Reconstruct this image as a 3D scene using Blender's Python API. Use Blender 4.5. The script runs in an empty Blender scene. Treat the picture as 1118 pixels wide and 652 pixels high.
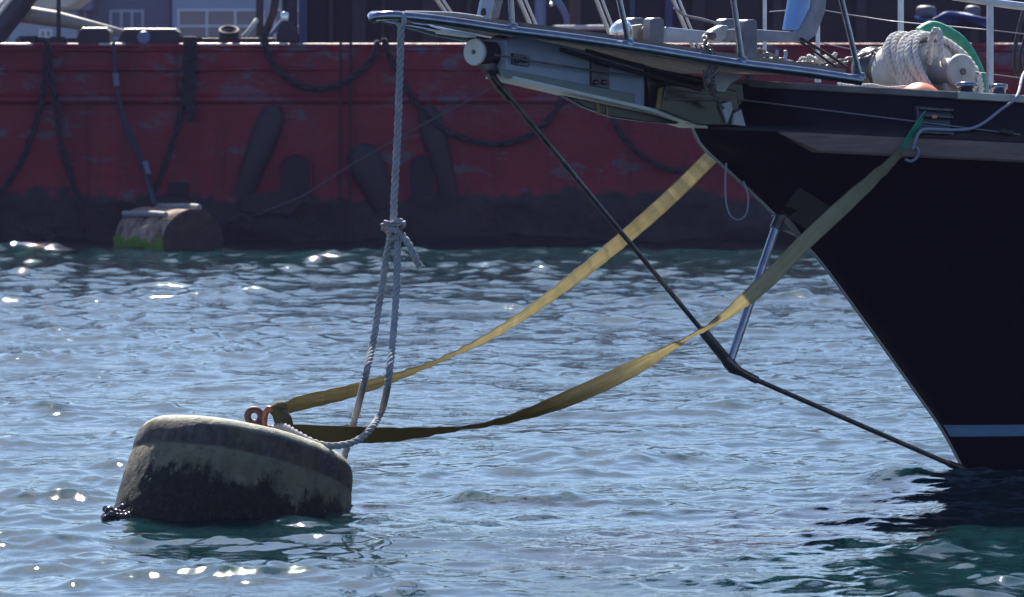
import bpy, math, random
import numpy as np
from mathutils import Vector, Matrix, noise
random.seed(7); rng = np.random.default_rng(7)
sc = bpy.context.scene
C = sc.collection
R = math.radians
# ---------------------------------------------------------------- camera
F = 5000.0; HZ = 45.0; H = 2.735; CX = 559.0
cam_d = bpy.data.cameras.new('camera'); cam = bpy.data.objects.new('camera', cam_d); C.objects.link(cam)
cam_d.sensor_width = 36; cam_d.lens = F / 1118 * 36; cam_d.shift_y = -(326 - HZ) / 1118
cam_d.clip_start = .5; cam_d.clip_end = 5000
cam.location = (0, 0, H); cam.rotation_euler = (R(90), 0, 0)
cam_d.dof.use_dof = True; cam_d.dof.focus_distance = 28.3; cam_d.dof.aperture_fstop = 6.5
sc.camera = cam
# ---------------------------------------------------------------- light
SUN_EL, SUN_AZ = 45.0, -9.0          # azimuth measured from the view direction, negative = to the left
EXPOSURE = 1.3
w = bpy.data.worlds.new('World'); sc.world = w; w.use_nodes = True
nt = w.node_tree; bg = nt.nodes['Background']
sky = nt.nodes.new('ShaderNodeTexSky'); sky.sky_type = 'NISHITA'; sky.sun_disc = False
sky.sun_elevation = R(SUN_EL); sky.sun_rotation = R(SUN_AZ)
sky.air_density = 1.0; sky.dust_density = 1.0; sky.ozone_density = 3.5
tint = nt.nodes.new('ShaderNodeVectorMath'); tint.operation = 'MULTIPLY'; tint.inputs[1].default_value = (.89, 1.0, 1.13)
nt.links.new(sky.outputs[0], tint.inputs[0]); nt.links.new(tint.outputs[0], bg.inputs[0]); bg.inputs[1].default_value = .068
sd = bpy.data.lights.new('sun', 'SUN'); sd.energy = 5.0; sd.angle = R(.5); sd.color = (1, .95, .86)
sun = bpy.data.objects.new('sun', sd); C.objects.link(sun)
sv = Vector((math.sin(R(SUN_AZ)) * math.cos(R(SUN_EL)), math.cos(R(SUN_AZ)) * math.cos(R(SUN_EL)), math.sin(R(SUN_EL))))
sun.rotation_euler = sv.to_track_quat('Z', 'Y').to_euler()
sc.view_settings.view_transform = 'Standard'; sc.view_settings.look = 'None'
sc.view_settings.exposure = EXPOSURE; sc.view_settings.gamma = 1
sc.cycles.max_bounces = 6; sc.cycles.sample_clamp_indirect = 6; sc.cycles.sample_clamp_direct = 0
sc.cycles.volume_bounces = 0

# ---------------------------------------------------------------- helpers
def P(px, py, Y):
    return Vector(((px - CX) * Y / F, Y, H - (py - HZ) * Y / F))
def proj(p):
    return (CX + p[0] * F / p[1], HZ + (H - p[2]) * F / p[1])
TH = R(35); TT = math.tan(TH)
S0 = Vector(((1051 - CX) * 29.4 / F, 29.4, 0))
AFT = Vector((math.cos(TH), math.sin(TH), 0)); PORT = Vector((math.sin(TH), -math.cos(TH), 0)); UP = Vector((0, 0, 1))
def W(s, o, z): return S0 + AFT * s + PORT * o + UP * z
def YP(px, py, off=0.0):
    q = S0 + PORT * off
    k = (px - CX) / F
    Y = (q.y - q.x * TT) / (1 - TT * k)
    return P(px, py, Y)
def YS(px, off=0.0):
    return (YP(px, 100, off) - S0).dot(AFT)

class MB:
    def __init__(s): s.v = []; s.f = []; s.sm = []
    def add(s, vs, fs, smooth=False):
        n = len(s.v); s.v += [tuple(p) for p in vs]
        s.f += [tuple(i + n for i in f) for f in fs]; s.sm += [smooth] * len(fs); return s
    def box(s, c, size, ax=None):
        c = Vector(c); X, Y, Z = ax or (Vector((1, 0, 0)), Vector((0, 1, 0)), Vector((0, 0, 1)))
        a, b, d = [q / 2 for q in size]
        vs = [c + X * (i * a) + Y * (j * b) + Z * (k * d) for i in (-1, 1) for j in (-1, 1) for k in (-1, 1)]
        return s.add(vs, [(0, 1, 3, 2), (4, 6, 7, 5), (0, 4, 5, 1), (2, 3, 7, 6), (0, 2, 6, 4), (1, 5, 7, 3)])
    def prism(s, pts_a, pts_b, smooth=False):
        n = len(pts_a)
        return s.add(list(pts_a) + list(pts_b), [tuple(range(n))[::-1], tuple(range(n, 2 * n))] +
                     [(i, (i + 1) % n, n + (i + 1) % n, n + i) for i in range(n)], smooth)
    def ypoly(s, px, o0, o1):
        return s.prism([YP(x, y, (o0 + o1) / 2) + PORT * ((o0 - o1) / 2) for x, y in px], [YP(x, y, (o0 + o1) / 2) + PORT * ((o1 - o0) / 2) for x, y in px])
    def ppoly(s, px, Y0, Y1):
        Ym = (Y0 + Y1) / 2; d = Vector((0, (Y1 - Y0) / 2, 0))
        return s.prism([P(x, y, Ym) - d for x, y in px], [P(x, y, Ym) + d for x, y in px])
    def tube(s, pts, r, n=10, closed=False, cap=True):
        pts = [Vector(p) for p in pts]; m = len(pts)
        rr = r if isinstance(r, (list, tuple)) else [r] * m
        T = []
        for i in range(m):
            a = pts[(i - 1) % m] if (i > 0 or closed) else pts[0]
            b = pts[(i + 1) % m] if (i < m - 1 or closed) else pts[-1]
            T.append((b - a).normalized())
        u = T[0].orthogonal().normalized(); vs = []
        for i in range(m):
            u = (u - T[i] * u.dot(T[i])).normalized(); v = T[i].cross(u)
            vs += [pts[i] + (u * math.cos(q * 2 * math.pi / n) + v * math.sin(q * 2 * math.pi / n)) * rr[i] for q in range(n)]
        fs = []
        for i in range(m if closed else m - 1):
            j = (i + 1) % m
            fs += [(i * n + q, i * n + (q + 1) % n, j * n + (q + 1) % n, j * n + q) for q in range(n)]
        s.add(vs, fs, True)
        if cap and not closed:
            s.add(vs[:n], [tuple(range(n))[::-1]]); s.add(vs[-n:], [tuple(range(n))])
        return s
    def lathe(s, prof, n=32, o=(0, 0, 0), ax=None, smooth=True):
        """prof: (r, h) list; ax = axis direction"""
        o = Vector(o); Z = Vector(ax or (0, 0, 1)).normalized(); X = Z.orthogonal().normalized(); Y = Z.cross(X)
        vs = [o + Z * h + (X * math.cos(q * 2 * math.pi / n) + Y * math.sin(q * 2 * math.pi / n)) * r for r, h in prof for q in range(n)]
        fs = [(i * n + q, i * n + (q + 1) % n, (i + 1) * n + (q + 1) % n, (i + 1) * n + q) for i in range(len(prof) - 1) for q in range(n)]
        s.add(vs, fs, smooth)
        s.add(vs[:n], [tuple(range(n))[::-1]]); s.add(vs[-n:], [tuple(range(n))]); return s
    def grid(s, rows, smooth=True):
        m = len(rows[0]); vs = [p for r in rows for p in r]
        return s.add(vs, [(i * m + j, i * m + j + 1, (i + 1) * m + j + 1, (i + 1) * m + j) for i in range(len(rows) - 1) for j in range(m - 1)], smooth)
    def build(s, name, m, parent=None, loc=None, bevel=0, smooth=None):
        me = bpy.data.meshes.new(name)
        o0 = Vector(parent['o']) if parent is not None else Vector(loc or (0, 0, 0))
        me.from_pydata([(p[0] - o0.x, p[1] - o0.y, p[2] - o0.z) for p in s.v], [], s.f)
        me.polygons.foreach_set('use_smooth', s.sm if smooth is None else [smooth] * len(s.f))
        if getattr(s, 'uv', None):
            ul = me.uv_layers.new(name='UVMap')
            for lp in me.loops: ul.data[lp.index].uv = s.uv[lp.vertex_index]
        me.materials.append(m); me.update()
        ob = bpy.data.objects.new(name, me); C.objects.link(ob)
        if parent is not None: ob.parent = parent
        else: ob.location = o0
        ob['o'] = tuple(o0)
        if bevel:
            b = ob.modifiers.new('bevel', 'BEVEL'); b.width = bevel; b.segments = 2; b.limit_method = 'ANGLE'
        return ob

def tag(o, label=None, cat=None, group=None, kind=None):
    for k, v in (('label', label), ('category', cat), ('group', group), ('kind', kind)):
        if v: o[k] = v
    return o
def thing(name, loc, label, cat, group=None):
    o = bpy.data.objects.new(name, None); C.objects.link(o); o.location = loc; o['o'] = tuple(loc); o.empty_display_size = .1
    return tag(o, label, cat, group)

def smooth_path(pts, step):
    """Catmull-Rom through pts resampled at ~step"""
    pts = [Vector(p) for p in pts]; P_ = [pts[0] * 2 - pts[1]] + pts + [pts[-1] * 2 - pts[-2]]; out = []
    for i in range(1, len(P_) - 2):
        a, b, c, d = P_[i - 1:i + 3]; n = max(1, int((c - b).length / step))
        for k in range(n):
            t = k / n
            out.append(.5 * ((2 * b) + (c - a) * t + (2 * a - 5 * b + 4 * c - d) * t * t + (3 * b - a - 3 * c + d) * t ** 3))
    out.append(pts[-1]); return out
def rope(mb, pts, r, pitch=None, n=7, strands=3, closed=False):
    pitch = pitch or r * 5.2
    path = smooth_path(pts, pitch / 9); L = [0]
    for a, b in zip(path, path[1:]): L.append(L[-1] + (b - a).length)
    T = [(path[min(i + 1, len(path) - 1)] - path[max(i - 1, 0)]).normalized() for i in range(len(path))]
    u = T[0].orthogonal().normalized(); fr = []
    for t in T:
        u = (u - t * u.dot(t)).normalized(); fr.append((u.copy(), t.cross(u)))
    for k in range(strands):
        q = [p + (a * math.cos(l * 2 * math.pi / pitch + k * 2 * math.pi / strands) + b * math.sin(l * 2 * math.pi / pitch + k * 2 * math.pi / strands)) * r * .54
             for p, (a, b), l in zip(path, fr, L)]
        mb.tube(q, r * .5, n)
    return mb
def chain(mb, pts, L=.09, wd=.06, r=.012, n=5, seg=10, jit=.2):
    path = smooth_path(pts, L * .1); pos = []; acc = 0; nxt = 0
    for a, b in zip(path, path[1:]):
        acc += (b - a).length
        if acc >= nxt: pos.append((b, (b - a).normalized())); nxt += L - 2.2 * r
    for i, (p, t) in enumerate(pos):
        u = Vector((0, -1, 0)); u = (u - t * u.dot(t))
        u = u.normalized() if u.length > .05 else t.orthogonal().normalized()
        v = t.cross(u); an = (math.pi / 4 if i % 2 else -math.pi / 4) + random.uniform(-jit, jit)
        d = u * math.cos(an) + v * math.sin(an); h = L / 2 - wd / 2; q = []
        for k in range(seg):
            an2 = 2 * math.pi * (k + .5) / seg; c, s_ = math.cos(an2), math.sin(an2)
            q.append(p + t * (s_ * (wd / 2 - r) + (h if s_ > 0 else -h)) + d * c * (wd / 2 - r))
        mb.tube(q, r, n, closed=True)
    return mb

# ---------------------------------------------------------------- materials
MATS = {}
def M(name, col, rough=.6, metal=0, col2=None, scale=4., amt=.5, bump=0., bscale=None, spec=.5, detail=6, stretch=(1, 1, 1), ior=None, rvar=0):
    if name in MATS: return MATS[name]
    m = bpy.data.materials.new(name); m.use_nodes = True; n = m.node_tree.nodes; l = m.node_tree.links
    b = n['Principled BSDF']; b.inputs['Roughness'].default_value = rough; b.inputs['Metallic'].default_value = metal
    b.inputs['Specular IOR Level'].default_value = spec
    if ior: b.inputs['IOR'].default_value = ior
    c4 = (*col, 1); b.inputs['Base Color'].default_value = c4
    tc = n.new('ShaderNodeTexCoord'); mp = n.new('ShaderNodeMapping'); mp.inputs['Scale'].default_value = stretch
    l.new(tc.outputs['Object'], mp.inputs[0])
    if col2:
        nz = n.new('ShaderNodeTexNoise'); nz.inputs['Scale'].default_value = scale; nz.inputs['Detail'].default_value = detail; nz.inputs['Roughness'].default_value = .65
        l.new(mp.outputs[0], nz.inputs['Vector'])
        rp = n.new('ShaderNodeValToRGB'); rp.color_ramp.elements[0].position = max(0, .5 - .25 * (1.2 - amt)); rp.color_ramp.elements[1].position = min(1, .5 + .25 * (1.2 - amt) + (1 - amt) * .1)
        rp.color_ramp.elements[0].color = (*col2, 1); rp.color_ramp.elements[1].color = c4
        l.new(nz.outputs[0], rp.inputs[0]); l.new(rp.outputs[0], b.inputs['Base Color'])
        if rvar:
            mr = n.new('ShaderNodeMapRange'); mr.inputs[3].default_value = rough + rvar; mr.inputs[4].default_value = max(.05, rough - rvar)
            l.new(nz.outputs[0], mr.inputs[0]); l.new(mr.outputs[0], b.inputs['Roughness'])
    if bump:
        nb = n.new('ShaderNodeTexNoise'); nb.inputs['Scale'].default_value = bscale or scale * 4; nb.inputs['Detail'].default_value = 5
        l.new(mp.outputs[0], nb.inputs['Vector']); bp = n.new('ShaderNodeBump'); bp.inputs['Distance'].default_value = bump
        l.new(nb.outputs[0], bp.inputs['Height']); l.new(bp.outputs[0], b.inputs['Normal'])
    MATS[name] = m; return m

chrome = M('stainless', (.30, .31, .36), .14, 1, (.16, .16, .20), 9, .5, .0006, 60, rvar=.06)
steel_dark = M('stained_steel', (.16, .15, .15), .35, .9, (.05, .045, .045), 14, .5, .001, 60)
navy = M('hull_paint', (.004, .0045, .009), .2, 0, (.007, .0075, .012), 3, .5, .0015, 5, spec=.14)
white = M('white_paint', (.72, .73, .74), .4, 0, (.5, .5, .48), 3, .3, .001, 30)
greyw = M('worn_white', (.5, .5, .49), .55, 0, (.3, .29, .27), 6, .5, .002, 40)
wood = M('weathered_teak', (.26, .2, .15), .7, 0, (.12, .095, .08), 6, .5, .003, 30, stretch=(1, 1, 6))
woodg = M('grey_teak', (.2, .18, .17), .7, 0, (.10, .09, .085), 5, .5, .003, 30)
lblue = M('pale_blue_paint', (.34, .40, .54), .4, 0, (.26, .31, .42), 4, .4, .001, 20)
ropem = M('rope_fibre', (.40, .38, .385), .85, 0, (.22, .205, .215), 9, .4, .0015, 220)
ropew = M('white_rope_fibre', (.66, .64, .62), .85, 0, (.44, .41, .38), 12, .4, .0015, 220)
rust = M('rust', (.2, .075, .035), .85, 0, (.07, .03, .022), 22, .5, .004, 60)
rustd = M('dark_rusty_chain', (.045, .035, .035), .8, .2, (.02, .016, .02), 16, .5, .002, 60)
galv = M('galvanised', (.28, .28, .29), .45, .7, (.12, .10, .09), 20, .5, .001, 80)
black = M('black_rubber', (.012, .012, .014), .5)
dark = M('dark_steel_paint', (.010, .009, .015), .7, 0, (.005, .005, .009), 3, .5, .004, 12)
ddark = M('dark_grey_paint', (.024, .022, .03), .6, 0, (.013, .012, .018), 4, .5, .003, 20)
brown = M('brown_post_paint', (.07, .035, .035), .6, 0, (.04, .02, .02), 4, .5, .003, 20)
bpanel = M('blue_panel_paint', (.03, .06, .16), .5, 0, (.02, .04, .1), 4, .5)
tan = M('tan_pipe_paint', (.38, .33, .26), .5, 0, (.22, .18, .15), 3, .5, .002, 20)
canvas = M('pale_canvas', (.6, .57, .52), .9, 0, (.48, .45, .42), 5, .5, .004, 20)
green = M('green_webbing', (.02, .34, .20), .55, 0, (.012, .18, .11), 14, .5, .0015, 90)
orange = M('orange_plastic', (.75, .26, .14), .35, 0, (.6, .2, .12), 6, .4)
moss = M('green_weed', (.20, .42, .02), .7, 0, (.08, .18, .015), 30, .5, .003, 90)
tarp = M('blue_tarpaulin', (.03, .09, .3), .6, 0, (.02, .06, .2), 8, .5, .01, 20)
bgwall = M('blue_grey_boards', (.13, .16, .22), .8, 0, (.11, .14, .20), 2, .5)
bgwhite = M('pale_plaster', (.24, .29, .37), .8, 0, (.20, .25, .33), 2, .5)
frame = M('window_frame_paint', (.5, .53, .58), .6)
glass = M('window_glass', (.10, .10, .13), .12, 0, (.14, .11, .12), 1.2, .5)
roofm = M('slate_roof', (.12, .13, .16), .8, 0, (.08, .09, .11), 3, .5)
quaym = M('quay_concrete', (.3, .29, .28), .85, 0, (.2, .19, .18), 2, .5, .01, 6)
yellow = M('yellow_reflection', (.26, .17, .03), .4, 0, (.16, .10, .02), 8, .5)
dkgreen = M('dark_green_plate', (.008, .018, .014), .25, 0, (.02, .03, .018), 3, .5)

def fabric(name, c1, c2, transl=.4):
    m = bpy.data.materials.new(name); m.use_nodes = True; n = m.node_tree.nodes; l = m.node_tree.links
    b = n['Principled BSDF']; b.inputs['Roughness'].default_value = .75; out = n['Material Output']
    tc = n.new('ShaderNodeTexCoord')
    def nz(scale, st, d=6, rg=.6):
        mp = n.new('ShaderNodeMapping'); mp.inputs['Scale'].default_value = st; l.new(tc.outputs['UV'], mp.inputs[0])
        z = n.new('ShaderNodeTexNoise'); z.inputs['Scale'].default_value = scale; z.inputs['Detail'].default_value = d; z.inputs['Roughness'].default_value = rg
        l.new(mp.outputs[0], z.inputs['Vector']); return z.outputs[0]
    def ramp(x, a, c, ca=(0, 0, 0), cb=(1, 1, 1)):
        r = n.new('ShaderNodeValToRGB'); r.color_ramp.elements[0].position = a; r.color_ramp.elements[1].position = c
        r.color_ramp.elements[0].color = (*ca, 1); r.color_ramp.elements[1].color = (*cb, 1); l.new(x, r.inputs[0]); return r.outputs[0]
    def mix(f, a, c):
        q = n.new('ShaderNodeMix'); q.data_type = 'RGBA'; l.new(f, q.inputs[0])
        for i, x in ((6, a), (7, c)):
            if isinstance(x, tuple): q.inputs[i].default_value = (*x, 1)
            else: l.new(x, q.inputs[i])
        return q.outputs[2]
    upper_col = ramp(nz(1, (9, 2.5, 1)), .3, .72, c2, c1)                        # lengthwise streaks of dirt
    g = n.new('ShaderNodeNewGeometry'); sx = n.new('ShaderNodeSeparateXYZ'); l.new(g.outputs['Position'], sx.inputs[0])
    ad = n.new('ShaderNodeMath'); ad.operation = 'MULTIPLY_ADD'; ad.inputs[1].default_value = .25; l.new(nz(1, (5, 4, 1)), ad.inputs[0]); l.new(sx.outputs[2], ad.inputs[2])
    c = mix(ramp(ad.outputs[0], .62, 1.0), (.085, .075, .022), upper_col)             # stained olive towards the buoy; sunlit stretch above put into a paler colour
    us = n.new('ShaderNodeSeparateXYZ'); l.new(tc.outputs['UV'], us.inputs[0])
    pp = n.new('ShaderNodeMath'); pp.operation = 'PINGPONG'; pp.inputs[1].default_value = .5; l.new(us.outputs[0], pp.inputs[0])
    c = mix(ramp(pp.outputs[0], .03, .07, (.55, .55, .55), (0, 0, 0)), c, (.12, .105, .05))     # stitched edges
    cr = ramp(nz(1, (1.2, 26, 1), 3), .66, .72, (0, 0, 0), (.5, .5, .5)); c = mix(cr, c, (.16, .14, .08))   # cross creases
    l.new(c, b.inputs['Base Color']); tr = n.new('ShaderNodeBsdfTranslucent'); l.new(c, tr.inputs[0]); mx = n.new('ShaderNodeMixShader'); mx.inputs[0].default_value = transl
    bp = n.new('ShaderNodeBump'); bp.inputs['Distance'].default_value = .004; l.new(nz(1, (4, 60, 1), 4), bp.inputs['Height']); l.new(bp.outputs[0], b.inputs['Normal']); l.new(bp.outputs[0], tr.inputs['Normal'])
    l.new(b.outputs[0], mx.inputs[1]); l.new(tr.outputs[0], mx.inputs[2]); l.new(mx.outputs[0], out.inputs[0]); return m
strapm = fabric('strap_webbing', (.60, .55, .40), (.42, .37, .22), .6)

# water
wm = bpy.data.materials.new('sea_water'); wm.use_nodes = True; n = wm.node_tree.nodes; l = wm.node_tree.links
b = n['Principled BSDF']; b.inputs['Base Color'].default_value = (.0032, .018, .022, 1); b.inputs['Roughness'].default_value = .010
b.inputs['Subsurface Weight'].default_value = 1; b.inputs['Subsurface Radius'].default_value = (.3, 1, 1); b.inputs['Subsurface Scale'].default_value = 1.5; b.inputs['IOR'].default_value = 1.333
geo = n.new('ShaderNodeNewGeometry'); prev = None
# catspaws: ruffled and calmer patches of surface, calmer in the lee near the yacht
cn = n.new('ShaderNodeTexNoise'); cn.inputs['Scale'].default_value = .8; cn.inputs['Detail'].default_value = 4; l.new(geo.outputs['Position'], cn.inputs['Vector'])
c1 = n.new('ShaderNodeMapRange'); c1.inputs[1].default_value = .35; c1.inputs[2].default_value = .62; c1.inputs[3].default_value = -.28; c1.inputs[4].default_value = .22; l.new(cn.outputs[0], c1.inputs[0])
sp_ = n.new('ShaderNodeSeparateXYZ'); l.new(geo.outputs['Position'], sp_.inputs[0])
c2 = n.new('ShaderNodeMapRange'); c2.inputs[1].default_value = 24; c2.inputs[2].default_value = 40; c2.inputs[3].default_value = .48; c2.inputs[4].default_value = 1.0; l.new(sp_.outputs[1], c2.inputs[0])
c3 = n.new('ShaderNodeMath'); c3.operation = 'ADD'; c3.use_clamp = True; l.new(c1.outputs[0], c3.inputs[0]); l.new(c2.outputs[0], c3.inputs[1]); calm = c3.outputs[0]
for sc_, dist, st in ((5, .012, (1, 1.0, 1)), (11, .0085, (1, 1, 1)), (26, .0030, (1, 1, 1))):
    mp = n.new('ShaderNodeMapping'); mp.inputs['Scale'].default_value = st; l.new(geo.outputs['Position'], mp.inputs[0])
    nz = n.new('ShaderNodeTexNoise'); nz.inputs['Scale'].default_value = sc_; nz.inputs['Detail'].default_value = 3; nz.inputs['Roughness'].default_value = .5
    l.new(mp.outputs[0], nz.inputs['Vector']); bp = n.new('ShaderNodeBump'); bp.inputs['Distance'].default_value = dist; bp.inputs['Strength'].default_value = 1
    l.new(nz.outputs[0], bp.inputs['Height'])
    l.new(calm, bp.inputs['Strength'])
    if prev: l.new(prev.outputs[0], bp.inputs['Normal'])
    prev = bp
l.new(prev.outputs[0], b.inputs['Normal'])

# ---------------------------------------------------------------- water mesh
def lin(a, b_, n_): return list(np.linspace(a, b_, n_, endpoint=False))
ys = [-250, -120, -60, -30, -15, -5, 2, 6, 9, 12, 14, 16, 17.5, 18.5] + lin(19.2, 20.5, 14)
y = 20.5
while y < 63.5: ys.append(y); y += y * .00115
ys += list(63.5 * np.exp(np.linspace(0.01, math.log(380 / 63.5), 90)))
us = list(np.linspace(-.155, .155, 520)); e = .156; st = .002
while e < 9: us += [e, -e]; st *= 1.16; e += st
us += [9, -9]; us = sorted(us)
Yg, Ug = np.meshgrid(np.array(ys, float), np.array(us), indexing='ij')
G = np.clip(Yg, 14, 45); Xg = Ug * G
dY = np.gradient(np.array(ys, float)); dU = np.gradient(np.array(us))
SP = np.maximum(np.repeat(np.abs(dY)[:, None], len(us), 1), np.abs(dU)[None, :] * G)
Zg = np.zeros_like(Xg); DX = np.zeros_like(Xg); DY = np.zeros_like(Xg)
MAIN = R(-78)      # direction the chop runs
def wave_sum(X, Y, S, comps):
    Z = np.zeros_like(X); Dx = np.zeros_like(X); Dy = np.zeros_like(X)
    for (lam, ang, ph, A) in comps:
        k = 2 * math.pi / lam; att = np.clip((lam / S - 2.5) / 2.5, 0, 1) if S is not None else 1
        q = k * (X * math.cos(ang) + Y * math.sin(ang)) + ph
        s_, c_ = np.sin(q), np.cos(q); Z += A * att * c_
        Dx -= A * att * .7 * s_ * math.cos(ang); Dy -= A * att * .7 * s_ * math.sin(ang)
    return Z, Dx, Dy
comps = []
NW = 130
for i in range(NW):
    lam = .13 * (3.6 / .13) ** ((i + rng.random()) / NW)
    spread = 1.0 if lam < .8 else .6
    ang = MAIN + rng.normal() * spread
    slope = .0180 if lam < .32 else .0168 if lam < .9 else .0088
    comps.append((lam, ang, rng.random() * 6.283, slope * lam / (2 * math.pi)))
# the area where the body of the chop is rougher and calmer: slow patches
patch = 1 + .28 * np.sin(Xg * .9 + 1.3 * np.sin(Yg * .33)) * np.sin(Yg * .41 + .7)
Zg, DX, DY = wave_sum(Xg, Yg, SP, comps)
fw = np.clip((Yg - 38) / 20, 0, 1); nw = 1 + .22 * np.clip((33 - Yg) / 8, 0, 1); patch = patch * nw
Zl, DXl, DYl = wave_sum(Xg, Yg, SP, [c for c in comps if c[0] > .8]); fb = .7 * fw
Zg = (Zg + (Zg - Zl) * fb) * patch; DX = (DX + (DX - DXl) * fb) * patch; DY = (DY + (DY - DYl) * fb) * patch
Zg = Zg + 0.9 * (Zg ** 2) / .12
# wavelet raised against the stem
bx, by = S0.x, S0.y
xr = np.clip((Xg - 1.75) / .7, 0, 1); xr = xr * xr * (3 - 2 * xr)
y0_ = 28.62 + .10 * np.sin(Xg * 2.3) + .05 * np.sin(Xg * 5.1 + 1)
Zg = Zg + .062 * xr * np.exp(-((Yg - y0_) / np.where(Yg < y0_, .20, .42)) ** 2) * (1 + .25 * np.sin(Xg * 3.7 + .5))
ny, nx = Xg.shape
co = np.stack([Xg + DX, Yg + DY, Zg], -1).reshape(-1, 3)
idx = np.arange(ny * nx).reshape(ny, nx)
q = np.stack([idx[:-1, :-1], idx[:-1, 1:], idx[1:, 1:], idx[1:, :-1]], -1).reshape(-1, 4)
me = bpy.data.meshes.new('water'); me.vertices.add(len(co)); me.vertices.foreach_set('co', co.ravel())
me.loops.add(q.size); me.loops.foreach_set('vertex_index', q.ravel().astype(np.int32))
me.polygons.add(len(q)); me.polygons.foreach_set('loop_start', np.arange(0, q.size, 4, dtype=np.int32))
me.polygons.foreach_set('use_smooth', np.ones(len(q), bool)); me.update(); me.validate()
me.materials.append(wm); wo = bpy.data.objects.new('water', me); C.objects.link(wo); wo['kind'] = 'structure'
# ---------------------------------------------------------------- yacht hull
STEM = [(757, 137), (762, 151), (770, 162), (800, 189), (842, 229), (891, 278), (944, 348.6), (999, 425), (1029.7, 469), (1052, 510), (1076, 560), (1110, 620)]
stem3 = [YP(x, y) for x, y in STEM]
stem_s = [(p - S0).dot(AFT) for p in stem3]; stem_z = [p.z for p in stem3]
head = YP(806, 91); stem_s = [(head - S0).dot(AFT)] + stem_s; stem_z = [head.z] + stem_z
def s_at(z): return float(np.interp(z, stem_z[::-1], stem_s[::-1]))
ZT = stem_z[0]
def dropf(d): return .070 * d - .0022 * d * d
def hull_pt(z, d, side=1, out=0.0):
    """z = height at the stem; d = metres aft of the stem; row sinks with the sheer"""
    f = max(0, min(1, z / ZT)); al = R(27 + 13 * f ** 1.5); B = 1.35 + .75 * f
    if z < 0: al = R(27 + 22 * z); B = 1.35 + .9 * z
    bb = B * (1 - math.exp(-d * math.tan(al) / B)) + (.035 if d > 0 else 0) * min(1, d / .05)
    zz = z - dropf(d) * f
    nrm = out
    return W(s_at(z) + d, side * (bb + nrm), zz)
def d_for_px(z, px, side=1):
    lo, hi = 0, 11
    for _ in range(40):
        m_ = (lo + hi) / 2
        if proj(hull_pt(z, m_, side))[0] < px: lo = m_
        else: hi = m_
    return lo
yl = W(4, 0, 0)
yacht = thing('sailing_yacht', yl, 'black hulled sailing yacht with long bowsprit and raked bow, seen from its port bow', 'yacht')
dd = [0, .02, .05] + [round(.1 * 1.13 ** i * (i + 1) ** .9, 3) for i in range(0, 24) if .1 * 1.13 ** i * (i + 1) ** .9 < 11] + [11]
zz = sorted(set([ZT] + list(np.linspace(ZT - .02, stem_z[1], 4)) + list(np.linspace(stem_z[1] - .03, -.7, 40))), reverse=True)
mb = MB()
for sd_ in (1, -1):
    rows = [[hull_pt(z, d, sd_) for d in dd] for z in zz]
    if sd_ < 0: rows = [r[::-1] for r in rows]
    mb.grid(rows)
# transom and bottom
tr_ = [hull_pt(z, 11, 1) for z in zz]; tl = [hull_pt(z, 11, -1) for z in zz]; mb.grid([tr_, tl], False)
mb.build('hull', navy, yacht)
# deck
dk = MB(); rows = []
for d in dd: a, c = hull_pt(ZT, d, 1, -.02), hull_pt(ZT, d, -1, -.02); rows.append([a - UP * .10, (a + c) / 2 - UP * .07, c - UP * .10])
dk.grid(rows).build('deck', woodg, yacht)
# cap rails
def rail_strip(zs, d0, d1, hgt, wid, out, side=1, step=.15, z_extra=0, taper=0, rake=0):
    m_ = MB(); n_ = int((d1 - d0) / step) + 1; rows = []
    for i in range(n_ + 1):
        d = d0 + (d1 - d0) * i / n_
        p = hull_pt(zs, d, side); h = hgt * min(1, .55 + i / 2) if taper else hgt
        pn = PORT * side
        pb = hull_pt(zs, d + rake, side) if (rake and i == 0) else p; pm = (p + pb) / 2
        rows.append([p + pn * (-wid + out) + UP * (z_extra + h / 2), p + pn * (out * .8) + UP * (z_extra + h / 2), p + pn * out + UP * (z_extra + h * .38),
                     pb + pn * out + UP * (z_extra - h * .38), pb + pn * (out * .8) + UP * (z_extra - h / 2), pb + pn * (-wid + out) + UP * (z_extra - h / 2)])
    for a, c in zip(rows, rows[1:]):
        k = len(a)
        m_.add(a + c, [(j, (j + 1) % k, k + (j + 1) % k, k + j) for j in range(k)])
    m_.add(rows[0], [tuple(range(6))]); m_.add(rows[-1], [tuple(range(6))[::-1]])
    return m_
dj = d_for_px(ZT, 1040)
rail_strip(ZT, .03, dj, .045, .13, .035, 1).build('cap_rail', woodg, yacht)
rail_strip(ZT, dj + .004, 10.9, .05, .13, .045, 1).build('cap_rail', M('varnished_rail', (.5, .45, .42), .25, 0, (.3, .25, .22), 5, .5), yacht)
rail_strip(ZT, .03, 10.9, .045, .13, .035, -1).build('cap_rail', wood, yacht)
ZR = YP(843, 150, .3).z
dr = d_for_px(ZR, 846)
rr_ = rail_strip(ZR, dr, 10.8, .118, .06, .05, 1, step=.25, rake=.2)
sv_ = [Vector(p) for p in rr_.v]; cutp = sv_[0]
for i in range(12):  # raked forward end
    pass
rr_.build('rub_rail', M('rub_rail_wood', (.22, .14, .12), .55, 0, (.12, .08, .07), 5, .5, .002, 30, stretch=(1, 1, 8)), yacht)
rail_strip(ZR, dr, 10.8, .118, .06, .05, -1).build('rub_rail', woodg, yacht)
zst = P(1060, 469.5, 29.35).z
for sd_ in (1, -1):
    m_ = MB(); rows = []
    for k in range(90):
        d = .012 + 10.8 * (k / 89) ** 1.6
        rows.append([hull_pt(zst + .038, d, sd_, .004), hull_pt(zst - .038, d, sd_, .004)])
    m_.grid(rows).build('boot_stripe', M('stripe_paint', (.16, .27, .42), .4, 0, (.12, .2, .32), 6, .4), yacht)
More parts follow.
